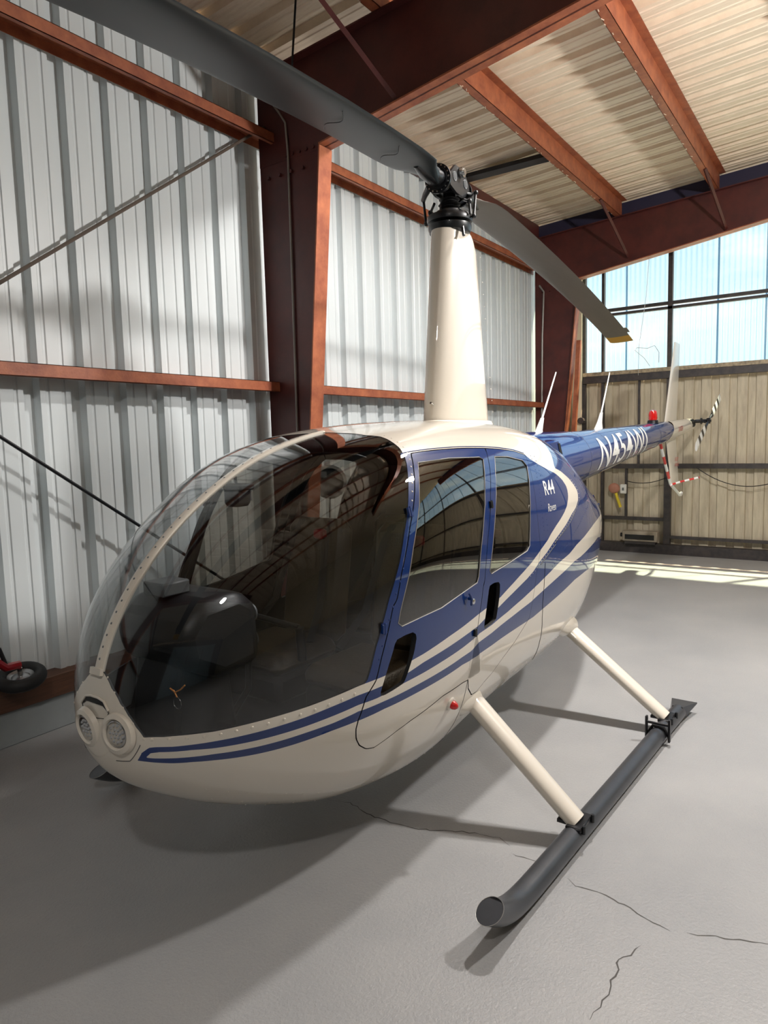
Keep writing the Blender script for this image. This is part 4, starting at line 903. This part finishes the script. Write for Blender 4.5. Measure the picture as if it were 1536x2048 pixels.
bc = empty('anticollision_beacon', (-4.31, 0, cone_c(-4.31)+cone_r(-4.31)-.01)); bc.parent = heli
MB().lathe([(.06, 0), (.055, .035), (.045, .04), (0, .04)], (0, 0, 0), n=24).build('base', M_BLACK, bc)
MB().lathe([(.042, .04), (.047, .06), (.045, .11), (.035, .14), (.015, .15), (0, .15)], (0, 0, 0), n=24).build('lens', M_REDLENS, bc)
# whip antennas
for x, top, zb_ in ((-1.22, (-1.58, 2.225), 1.74), (-2.55, (-2.85, 2.30), 1.795)):
    an = empty('antenna', (x, 0, zb_)); an.parent = heli
    dx = top[0]-x; dz = top[1]-zb_
    m = MB(); vs = []
    for s, a, b in ((0, .085, .030), (.12, .05, .018), (.30, .02, .012)):
        for k in range(16): q = 2*PI*k/16; vs.append((dx*s*.9+a*math.cos(q), b*math.sin(q), dz*s-.01))
    m.add(vs, [(j*16+k, j*16+(k+1) % 16, (j+1)*16+(k+1) % 16, (j+1)*16+k) for j in range(2) for k in range(16)]+[tuple(range(32, 48))], 0, True); m.build('antenna_base', M_WHITE, an)
    MB().tube([(dx*.28*.95, 0, dz*.28), (dx, 0, dz)], [.008, .005], n=8).build('whip', M_WHITE, an)
# ------------------------------------------------------------------ tail rotor
tr = empty('tail_rotor', (-5.735, .285, 1.872)); tr.parent = heli
MB().tube([(-.17, -.28, -.03), (-.05, -.16, 0), (0, -.02, 0)], .022, n=12).cyl((-.13, -.27, -.03), (-.10, -.20, -.02), .05, n=16).build('gearbox', M_BLACK, tr)
MB().cyl((0, -.14, 0), (0, .03, 0), .013, n=12, mi=0).box((-.03, -.02, -.035), (.03, .02, .035), bev=.006).cyl((-.0, -.09, -.0), (0, -.075, 0), .04, n=20).tube([(-.035, -.08, 0), (-.07, -.02, .03)], .005, n=6).tube([(.035, -.08, 0), (.07, -.02, -.03)], .005, n=6).build('rotor_hub', M_HUB, tr)
d = Vector((-6.407+5.064, 0, 2.179-1.566)).normalized(); w = Vector((d.z, 0, -d.x))
for s in (1, -1):
    m = MB(); m.tube([d*s*.02, d*s*.20], .014, n=10, mi=1)
    segs = [(.17, .24, 1), (.24, .34, 0), (.34, .42, 1), (.42, .515, 0), (.515, .60, 1), (.60, .737, 0)]
    for r0_, r1_, mi in segs:
        vs = []
        for rr in (r0_, r1_):
            ch = .055 if rr > .2 else .035
            for k in range(16):
                q = 2*PI*k/16; vs.append(d*s*rr+w*(ch*math.cos(q)*-1)+Vector((0, .008*math.sin(q)*(1.2+math.cos(q)), 0))+w*0)
        m.add(vs, [(k, (k+1) % 16, 16+(k+1) % 16, 16+k) for k in range(16)], mi, True)
        m.add(vs[:16], [tuple(range(16))], mi); m.add(vs[16:], [tuple(range(16))], mi)
    m.build('tail_rotor_blade', [M_WHITE, M_BLACK], tr)
# ------------------------------------------------------------------ mast fairing
def tear(xl, xt, b, n=48):
    out = []
    for k in range(n):
        q = 2*PI*k/n; c = (1+math.cos(q))/2; out.append((xt+(xl-xt)*c, b*math.sin(q)*(.62+.5*c)))
    return out
m = MB(); vs = []; nn = 48
for z, xl, xt, b in ((1.76, .285, -.46, .112), (1.85, .275, -.425, .112), (2.2, .232, -.375, .108), (2.6, .183, -.32, .104), (2.87, .150, -.285, .102), (2.915, .140, -.26, .098)):
    for x, y in tear(xl, xt, b): vs.append((x, y, z+(.0 if z < 2.8 else -.05*max(0, -x-.1)/.15)))
m.add(vs, [(j*nn+k, j*nn+(k+1) % nn, (j+1)*nn+(k+1) % nn, (j+1)*nn+k) for j in range(5) for k in range(nn)]+[tuple(range(5*nn, 6*nn))], 0, True)
mf = m.build('mast_fairing', M_BEIGE, heli)
m = MB()
for z, a in ((1.88, .0), (2.3, .0), (2.8, .0)):
    pass
for k in range(14):
    z = 1.9+k*.07; t = (z-1.85)/1.06; xt = -.425+t*.165+.02
    for sd in (1, -1): rivet(m, Vector((xt+.03, sd*.075, z)), Vector((0, sd, 0)), .0035, .002)
m.build('fairing_rivets', M_BEIGE, mf)['kind'] = 'stuff'
MB().tube([(.262, .03, 1.93), (.30, .035, 1.94)], .006, n=8).build('drain_tube', M_CHROME, mf)
m = MB(); vs = [(x, y, z) for z, k in ((1.80, 1.16), (1.845, 1.03)) for x, y in [((a+.08)*k-.08, b*k) for a, b in tear(.285, -.46, .115)]]
m.add(vs, [(k, (k+1) % nn, nn+(k+1) % nn, nn+k) for k in range(nn)], 0, True); m.build('fairing_foot', M_BEIGE, mf)
# ------------------------------------------------------------------ rotor head
PHI = .1124; rd_ = Vector((math.cos(PHI), math.sin(PHI), 0)); rn = Vector((-math.sin(PHI), math.cos(PHI), 0)); ZV = Vector((0, 0, 1))
rh = empty('rotor_head', (0, 0, 0)); rh.parent = heli
MB().cyl((0, 0, 2.88), (0, 0, 3.22), .036, n=24).build('mast', M_HUB, rh)
MB().lathe([(.0, 2.90), (.085, 2.90), (.118, 2.915), (.125, 2.935), (.125, 2.955), (.10, 2.965), (.05, 2.97)], (0, 0, 0), n=36).build('lower_swashplate', M_HUB, rh)
MB().lathe([(.05, 2.972), (.128, 2.972), (.132, 2.99), (.126, 3.008), (.09, 3.014), (.075, 3.035), (.05, 3.04)], (0, 0, 0), n=36).build('upper_swashplate', M_HUB, rh)
bo = MB()
for z, r in ((3.04, .066), (3.055, .058), (3.07, .064), (3.085, .054), (3.10, .06)): bo.lathe([(.04, z-.008), (r, z), (.04, z+.008)], (0, 0, 0), n=28)
bo.build('rubber_boot', M_RUBBER, rh)
# yoke: two plates with lightening holes along the blade direction
def orient(v): return rd_*v[0]+rn*v[1]+ZV*v[2]
yk = MB()
for s in (1, -1):
    pl_ = [(-.135, 3.135), (-.135, 3.20), (-.06, 3.262), (.06, 3.262), (.135, 3.20), (.135, 3.135), (.05, 3.115), (-.05, 3.115)]
    vs = [orient((a, s*.052, z)) for a, z in pl_]+[orient((a, s*.068, z)) for a, z in pl_]; K = len(pl_)
    yk.add(vs, [tuple(range(K))[::-1], tuple(range(K, 2*K))]+[(i, (i+1) % K, K+(i+1) % K, K+i) for i in range(K)])
yk.add([orient((a, b, z)) for z in (3.13, 3.19) for a, b in ((-.05, -.055), (.05, -.055), (.05, .055), (-.05, .055))], [(0, 3, 2, 1), (4, 5, 6, 7), (0, 1, 5, 4), (1, 2, 6, 5), (2, 3, 7, 6), (3, 0, 4, 7)])
yk.build('yoke', M_HUB, rh)
for a in (-.075, .075):
    for s in (1, -1):
        MB().lathe([(.0, .0), (.019, .0), (.021, .003), (.025, .003), (.026, -.002)], orient((a, s*.0685, 3.195)), rn*s, n=24).build('lightening_hole', M_CHROME if False else M_INTGREY, rh); MB().lathe([(.0, .004), (.019, .004)], orient((a, s*.0685, 3.195)), rn*s, n=24).build('hole_core', M_INT, rh)
MB().cyl(orient((0, -.10, 3.235)), orient((0, .10, 3.235)), .017, n=16).cyl(orient((0, .075, 3.235)), orient((0, .092, 3.235)), .028, n=20).cyl(orient((0, -.092, 3.235)), orient((0, -.075, 3.235)), .028, n=20).build('teeter_bolt', M_CHROME, rh)
for s in (1, -1):
    k_ = -.03 if s == 1 else -.02
    c0_ = orient((s*.10, 0, 3.175)); c1_ = orient((s*.145, 0, 3.172)); c2_ = orient((s*.36, 0, 3.165 if s == 1 else 3.165))
    m = MB(); m.cyl(orient((s*.105, 0, 3.175)), orient((s*.145, 0, 3.173)), .066, n=32); m.cyl(orient((s*.145, 0, 3.173)), orient((s*.157, 0, 3.172)), .078, n=32)
    m.cyl(orient((s*.157, 0, 3.172)), orient((s*.17, 0, 3.171)), .060, n=32); m.build('pitch_bearing_housing', M_HUB, rh)
    m = MB()
    for k in range(16):
        q = 2*PI*k/16; p = orient((s*.157, .069*math.cos(q), 3.172+.069*math.sin(q))); m.cyl(p, p+orient((s*.008, 0, 0)), .005, n=6)
    m.build('bolt_ring', M_CHROME, rh)
    MB().tube([orient((s*.13, -s*.06, 3.15)), orient((s*.08, -s*.115, 3.125)), orient((s*.03, -s*.15, 3.12))], [.02, .016, .014], n=10).build('pitch_horn', M_HUB, rh)
    MB().tube([orient((s*.03, -s*.15, 3.125)), orient((s*.01, -s*.145, 2.985))], .0075, n=8).sphere(orient((s*.03, -s*.15, 3.12)), .015, 10, 6).sphere(orient((s*.01, -s*.145, 2.99)), .014, 10, 6).build('pitch_link', M_HUB, rh)
    MB().tube([orient((-s*.02, s*.085, 3.09)), orient((s*.03, s*.135, 3.06)), orient((s*.03, s*.14, 2.99))], .008, n=8).sphere(orient((s*.03, s*.135, 3.06)), .016, 10, 6).build('scissor_link', M_HUB, rh)
    MB().tube([orient((s*.05, s*.10, 2.93)), orient((s*.07, s*.115, 2.87))], .009, n=8).build('control_rod', M_HUB, rh)
# ------------------------------------------------------------------ main rotor blades
def blade(s, k, q_, mat, name):
    n = 14; K = 2*n; vs = []; st = [.20, .235, .27, .34, .42, .50, .60, .9, 1.3, 1.8, 2.3, 2.8, 3.3, 3.8, 4.3, 4.76, 5.03]
    fs = []; mis = []
    for j, r in enumerate(st):
        zc = 3.1744+k*r+q_*r*r; z = zc
        c = .135 if r > .62 else float(np.interp(r, [.2, .27, .34, .42, .60], [.045, .06, .085, .125, .135]))
        lead, trail = c*.95, -c*1.05 if r > .42 else -c
        th = .014 if r > .4 else float(np.interp(r, [.2, .27, .42], [.050, .040, .016]))
        if r > 4.3 and r < 4.9: trail -= 0.0
        for a in range(K):
            qq = 2*PI*a/K; cc = (1-math.cos(qq))/2; y = s*(lead+(trail-lead)*cc); t = th*math.sin(qq)*(1.25-cc)
            vs.append(rd_*(s*r)+rn*y+ZV*(z+t))
    m = MB()
    for j in range(len(st)-1):
        mi = 1 if j == len(st)-2 else 0
        m.add([vs[j*K+a] for a in range(K)]+[vs[(j+1)*K+a] for a in range(K)], [(a, (a+1) % K, K+(a+1) % K, K+a) for a in range(K)], mi, True)
    m.add(vs[:K], [tuple(range(K))], 2); m.add(vs[-K:], [tuple(range(K))], 1)
    # trim tab
    for r0_, r1_ in ((4.42, 4.62),):
        P = []
        for r in (r0_, r1_):
            z = 3.1744+k*r+q_*r*r
            for y, dz in ((-.135, .002), (-.175, .002), (-.175, -.002), (-.135, -.002)): P.append(rd_*(s*r)+rn*s*y+ZV*(z+dz))
        m.add(P, [(0, 1, 5, 4), (1, 2, 6, 5), (2, 3, 7, 6), (0, 3, 2, 1), (4, 5, 6, 7)], 0)
    b = m.build(name, [mat, M_YELLOW, M_HUB], rh)
    # root cuff
    cf = MB(); P = [orient((s*.165, 0, 3.172)), rd_*(s*.20)+ZV*(3.1744+k*.2-.004), rd_*(s*.30)+ZV*(3.1744+k*.3-.006), rd_*(s*.42)+ZV*(3.1744+k*.42-.004)]
    cf.tube(P, [.052, .054, .047, .020], n=20, flat=(1, .8), up=rn); cf.build('root_fitting', M_HUB, b)
    return b
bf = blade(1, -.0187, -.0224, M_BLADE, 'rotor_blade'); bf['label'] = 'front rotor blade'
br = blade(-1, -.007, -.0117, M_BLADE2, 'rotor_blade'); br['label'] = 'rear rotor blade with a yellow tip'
# hairline stains on the blade underside
for r0_ in (1.12, .62):
    P = []
    for i in range(16):
        t = i/15; r = r0_+.10*t+.03*math.sin(t*7); y = -.10+.17*t; cc = (y+.135)/.27; z = 3.1744-.0187*r-.0224*r*r-.0172*math.sin(PI*min(.95, max(.05, .5+y*1.4)))
        P.append(rd_*r+rn*y+ZV*z)
    MB().tube(P, .0016, n=4).build('skin_crack', M_BLACK, bf)
# ------------------------------------------------------------------ skids
lg = empty('landing_gear', (0, 0, 0)); lg.parent = heli
for side in (1, -1):
    path = [(-.74, 1.117, .046), (-.5, 1.108, .046), (.3, 1.090, .046), (.9, 1.074, .046), (1.30, 1.064, .046), (1.42, 1.06, .052), (1.50, 1.06, .070), (1.565, 1.06, .098), (1.62, 1.06, .135)]
    if side == -1: path = [(a+(.12 if a > 1.2 else 0), b_, c_*(1 if a < 1.5 else .9)) for a, b_, c_ in path]
    P = []; 
    for i in range(len(path)-1):
        for k in range(4): P.append(Vector(path[i]).lerp(Vector(path[i+1]), k/4))
    P.append(Vector(path[-1]))
    for _ in range(3): P = [P[0]]+[(P[i-1]+P[i]*2+P[i+1])/4 for i in range(1, len(P)-1)]+[P[-1]]
    P = [Vector((p.x, p.y*side, p.z)) for p in P]
    m = MB(); m.tube(P[:-1], .046, n=28, mi=0, cap=False)
    # slanted cut at the toe: end ring projected on an upward tilted plane
    e = P[-2]; d = (P[-1]-P[-3]).normalized(); u = Vector((0, 1, 0)); w = d.cross(u).normalized(); pn = (Vector((0.35, 0, 0.94))).normalized(); c = P[-1]+d*.01
    base_ = [e+u*.046*math.cos(2*PI*k/28)+w*.046*math.sin(2*PI*k/28) for k in range(28)]
    top_ = [b_+d*(((c-b_)@pn)/(d@pn)) for b_ in base_]
    m.add(base_+top_, [(k, (k+1) % 28, 28+(k+1) % 28, 28+k) for k in range(28)], 0, True); m.add(top_, [tuple(range(28))], 0)
    sk = m.build('skid_tube', M_SKID, lg)
    MB().tube([t_+pn*.001 for t_ in top_], .0011, n=5, closed=True).build('toe_rim', M_WIREGREY, sk)
    m = MB(); y0 = 1.117*side; s = side
    m.add([(-.72, y0-.045, .03), (-.72, y0+.045, .03), (-.72, y0+.03, .088), (-.72, y0-.03, .088), (-.90, y0-.075, .060), (-.90, y0+.075, .060), (-.90, y0+.075, .068), (-.90, y0-.075, .068)],
          [(0, 1, 2, 3), (4, 7, 6, 5), (0, 4, 5, 1), (3, 2, 6, 7), (0, 3, 7, 4), (1, 5, 6, 2)]); m.build('skid_heel', M_SKID, sk)
    for x, ya, za, ny in ((.835, .47, .61, 1.079), (-.52, .40, .62, 1.106)):
        yt = ny
        st = MB(); A = Vector((x, ya*side, za)); B = Vector((x, (yt-.01)*side, .085)); st.tube([A, A.lerp(B, .5), B], [.062, .060, .057], n=28, flat=(1, .62), up=(1, 0, 0))
        s_ = st.build('gear_strut', M_BEIGE, lg)
        MB().box((x-.075, side*yt-.035, .075), (x+.075, side*yt+.035, .095), bev=.005).cyl((x-.055, side*(yt+.04), .07), (x-.055, side*(yt+.04), .105), .008, n=8).cyl((x+.055, side*(yt+.04), .07), (x+.055, side*(yt+.04), .105), .008, n=8).box((x-.05, side*(yt-.06)-.02, .085), (x+.05, side*(yt-.06)+.02, .10)).build('skid_clamp', M_BLACK, s_)
    # ground handling wheel mounts
    yt = 1.104*side; m = MB()
    for dx in (0,):
        x = -.33
        for sy in (-1, 1): m.box((x-.012, yt+sy*.062-.006, .02), (x+.012, yt+sy*.062+.006, .15), bev=.003)
        m.cyl((x, yt-.062, .115), (x, yt+.062, .115), .008, n=8); m.tube([(x-.01, yt-.06, .04), (x-.01, yt-.03, .095), (x-.01, yt+.03, .095), (x-.01, yt+.06, .04)], .009, n=6)
    m.build('wheel_bracket', M_BLACK, lg)
# streamlined bulges where the cross tubes leave the belly
for side in (1, -1):
    for x, y, z, ln_ in ((.835, .545, .525, .52), (-.52, .50, .555, .55)):
        m = MB(); P = [(x+ln_*.62, (y-.02)*side, z+.055), (x+ln_*.35, (y-.01)*side, z+.035), (x+.10, (y-.005)*side, z+.01), (x-.02, y*side, z), (x-.10, (y-.03)*side, z)]
        m.tube(P, [.004, .03, .058, .062, .03], n=20); m.build('strut_fairing', M_BEIGE, heli)
# ------------------------------------------------------------------ cabin interior
def seat(x, y, back, name='cabin_seat'):
    t = empty(name, (x, y, 0)); t.parent = heli
    m = MB(); m.box((-.22, -.22, .56), (.24, .22, .70), bev=.03); m.build('seat_base', M_INT, t)
    m = MB(); m.box((-.20, -.23, .68), (.25, .23, .79), bev=.045); m.build('cushion', M_LEATHER, t, bevel=.01)
    m = MB(); m.box((-.30, -.21, .74), (-.19, .21, back), rot=Matrix.Rotation(math.radians(-9), 3, 'Y'), c=(-.22, 0, .74), bev=.05); m.build('backrest', M_LEATHER, t, bevel=.012)
    m = MB()
    for s in (-1, 1): m.tube([(-.20-.11, s*.10, back-.02), (-.245, s*.11, back-.10), (-.14, s*.15, .95), (.0, s*.20, .80)], .022, n=6, flat=(1, .12), up=(0, 1, 0))
    m.build('harness', M_BLACK, t)
    m = MB(); m.box((-.24, .07, back-.10), (-.19, .13, back-.05), bev=.01); m.build('belt_buckle', M_REDDARK, t)
    return t
seat(1.22, .29, 1.36); seat(1.22, -.29, 1.36); seat(.45, .29, 1.30); seat(.45, -.29, 1.30)
MB().prism([(-.02, -.46), (1.3, -.46), (1.6, -.40), (1.85, -.30), (2.05, -.14), (2.05, .14), (1.85, .30), (1.6, .40), (1.3, .46), (-.02, .46)], 2, .53, .56).build('cabin_floor', M_CARPET, heli)
MB().box((-.02, -.50, .50), (.02, .50, 1.58)).build('rear_bulkhead', M_INT, heli)
# instrument pedestal with its hood
cn = empty('instrument_console', (2.0, 0, 0)); cn.parent = heli
m = MB(); m.prism([(-.14, .55), (.08, .55), (.16, .75), (.12, 1.02), (-.08, 1.05)], 1, -.13, .13); m.build('pedestal', M_INT, cn, bevel=.02)
m = MB(); m.prism([(-.20, .92), (-.19, 1.16), (-.10, 1.215), (.08, 1.20), (.17, 1.10), (.15, .98), (.0, .90)], 1, -.205, .205); m.build('panel_hood', paint('hood_black', (.015, .016, .018), .42), cn, bevel=.05)
m = MB()
for yy in (-.14, -.05, .05, .14):
    for zz in (1.0, 1.1): m.cyl((-.205, yy, zz), (-.198, yy, zz), .036, n=18)
m.build('gauges', M_INTGREY, cn)
m = MB(); m.box((-.01, -.085, 1.205), (.11, .035, 1.255), bev=.006); m.build('dash_unit', M_INTGREY, cn)
m = MB(); m.tube([(-.12, .0, .58), (-.30, 0, .74), (-.32, 0, 1.02)], .014, n=10).tube([(-.32, -.28, 1.03), (-.32, 0, 1.05), (-.32, .28, 1.03)], .012, n=10).tube([(-.32, .28, 1.03), (-.33, .28, .90)], .018, n=10).tube([(-.32, -.28, 1.03), (-.33, -.28, .90)], .018, n=10); m.build('cyclic_stick', M_BLACK, cn)
for s in (-1, 1):
    for k in (-1, 1): MB().tube([(-.10, s*.20+k*.055, .55), (-.03, s*.20+k*.055, .68)], .008, n=8).box((-.04, s*.20+k*.055-.035, .66), (-.02, s*.20+k*.055+.035, .72)).build('pedal', M_CHROME, cn)
# magnetic compass hanging from the bow
cp = empty('compass', (1.71, 0, 1.54)); cp.parent = heli
MB().box((-.045, -.04, -.045), (.045, .04, .035), bev=.015).build('case', M_INT, cp); MB().box((-.05, -.028, -.025), (-.044, .028, .02)).build('dial', M_INTGREY, cp); MB().tube([(0, 0, .03), (.01, 0, .085)], .006, n=6).build('stem', M_INT, cp)
MB().box((-.047, -.055, .02), (.03, .055, .045), bev=.006).build('sun_cap', M_INT, cp)
# key ring on an orange cord inside the nose glass
kr = empty('key_ring', (2.20, .20, .885)); kr.parent = heli
MB().tube([(.02*math.cos(2*PI*k/24)*0, .020*math.cos(2*PI*k/24), .020*math.sin(2*PI*k/24)) for k in range(24)], .0018, n=6, closed=True).build('ring', M_CHROME, kr)
MB().tube([(0, 0, .02), (0, -.015, .04), (0, -.035, .045), (0, -.01, .035), (0, .02, .05), (0, .045, .07)], .0025, n=6).build('cord', paint('orange_cord', (.8, .3, .05), .6), kr)
# ------------------------------------------------------------------ lamps of the hangar
M_LAMP = emit('lamp_lens', (1.0, .97, .92), 60)
def lamp(x, y, z, power, label, r=.11, kind='SPOT', col=(1, .965, .93)):
    t = empty('high_bay_lamp', (x, y, z))
    MB().lathe([(.0, .16), (.05, .16), (.07, .10), (.17, .02), (.18, .0), (.165, .0)], (0, 0, 0), n=32).build('reflector', M_INTGREY, t)
    MB().lathe([(.165, .004), (.10, -.004), (0, -.006)], (0, 0, 0), n=32).build('lens', M_LAMP, t)
    MB().cyl((0, 0, .16), (0, 0, max(.2, rz(y)-z)), .006, n=6).build('hanger_rod', M_BLACK, t)
    tag(t, label, 'lamp')
    L = bpy.data.lights.new('lamp_light', kind); L.energy = power; L.color = col; L.shadow_soft_size = r
    if kind == 'SPOT': L.spot_size = math.radians(172); L.spot_blend = .35
    o = bpy.data.objects.new('lamp_light', L); COL.objects.link(o); o.location = (0, 0, -.03 if kind == 'SPOT' else -.13); o.parent = t
def h2b(x, y): return (math.cos(HB)*x+math.sin(HB)*y, -math.sin(HB)*x+math.cos(HB)*y)
x, y = h2b(-1.08, 1.0); lamp(x, y, 4.62, P1, 'high bay lamp hanging just above the rotor head, outside the picture')
x, y = h2b(-1.2, 2.9); lamp(x, y, 4.08, P2, 'high bay lamp hanging right of the tail cone, outside the picture', kind='POINT')
x, y = h2b(4.8, 2.6); lamp(x, y, 4.3, P3, 'high bay lamp hanging behind the photographer')
# ------------------------------------------------------------------ sun through the clear panels, sky outside
S = bpy.data.lights.new('sun', 'SUN'); S.energy = SUNP; S.angle = math.radians(1.2); S.color = (1.0, .76, .48)
so = bpy.data.objects.new('sun', S); COL.objects.link(so); so.rotation_euler = Vector((-.37, .28, 1.0)).to_track_quat('Z', 'Y').to_euler()
w = bpy.data.worlds.new('sky'); scene.world = w; w.use_nodes = True; nt = w.node_tree
bg = nt.nodes['Background']; tc = nt.nodes.new('ShaderNodeTexCoord'); sp_ = nt.nodes.new('ShaderNodeSeparateXYZ'); nt.links.new(tc.outputs['Generated'], sp_.inputs[0])
cr = nt.nodes.new('ShaderNodeValToRGB'); e = cr.color_ramp.elements
e[0].position = 0.0; e[0].color = (.62, .78, .86, 1); e[1].position = .45; e[1].color = (.20, .42, .72, 1)
nt.links.new(sp_.outputs['Z'], cr.inputs[0])
cl = nt.nodes.new('ShaderNodeTexNoise'); cl.inputs['Scale'].default_value = 3.2; cl.inputs['Detail'].default_value = 7
mpn = nt.nodes.new('ShaderNodeMapping'); mpn.inputs['Scale'].default_value = (1, 1, 3.5); nt.links.new(tc.outputs['Generated'], mpn.inputs[0]); nt.links.new(mpn.outputs[0], cl.inputs['Vector'])
c2r = nt.nodes.new('ShaderNodeValToRGB'); c2r.color_ramp.elements[0].position = .54; c2r.color_ramp.elements[1].position = .70
nt.links.new(cl.outputs['Fac'], c2r.inputs[0])
mx = nt.nodes.new('ShaderNodeMix'); mx.data_type = 'RGBA'; nt.links.new(c2r.outputs[0], mx.inputs[0]); nt.links.new(cr.outputs[0], mx.inputs[6]); mx.inputs[7].default_value = (.95, .93, .90, 1)
nt.links.new(mx.outputs[2], bg.inputs[0]); bg.inputs[1].default_value = SKYP
scene.view_settings.view_transform = 'Standard'; scene.view_settings.look = 'None'; scene.view_settings.exposure = EXPO; scene.view_settings.gamma = 1
try:
    scene.cycles.transparent_max_bounces = 24; scene.cycles.max_bounces = 10
except Exception: pass
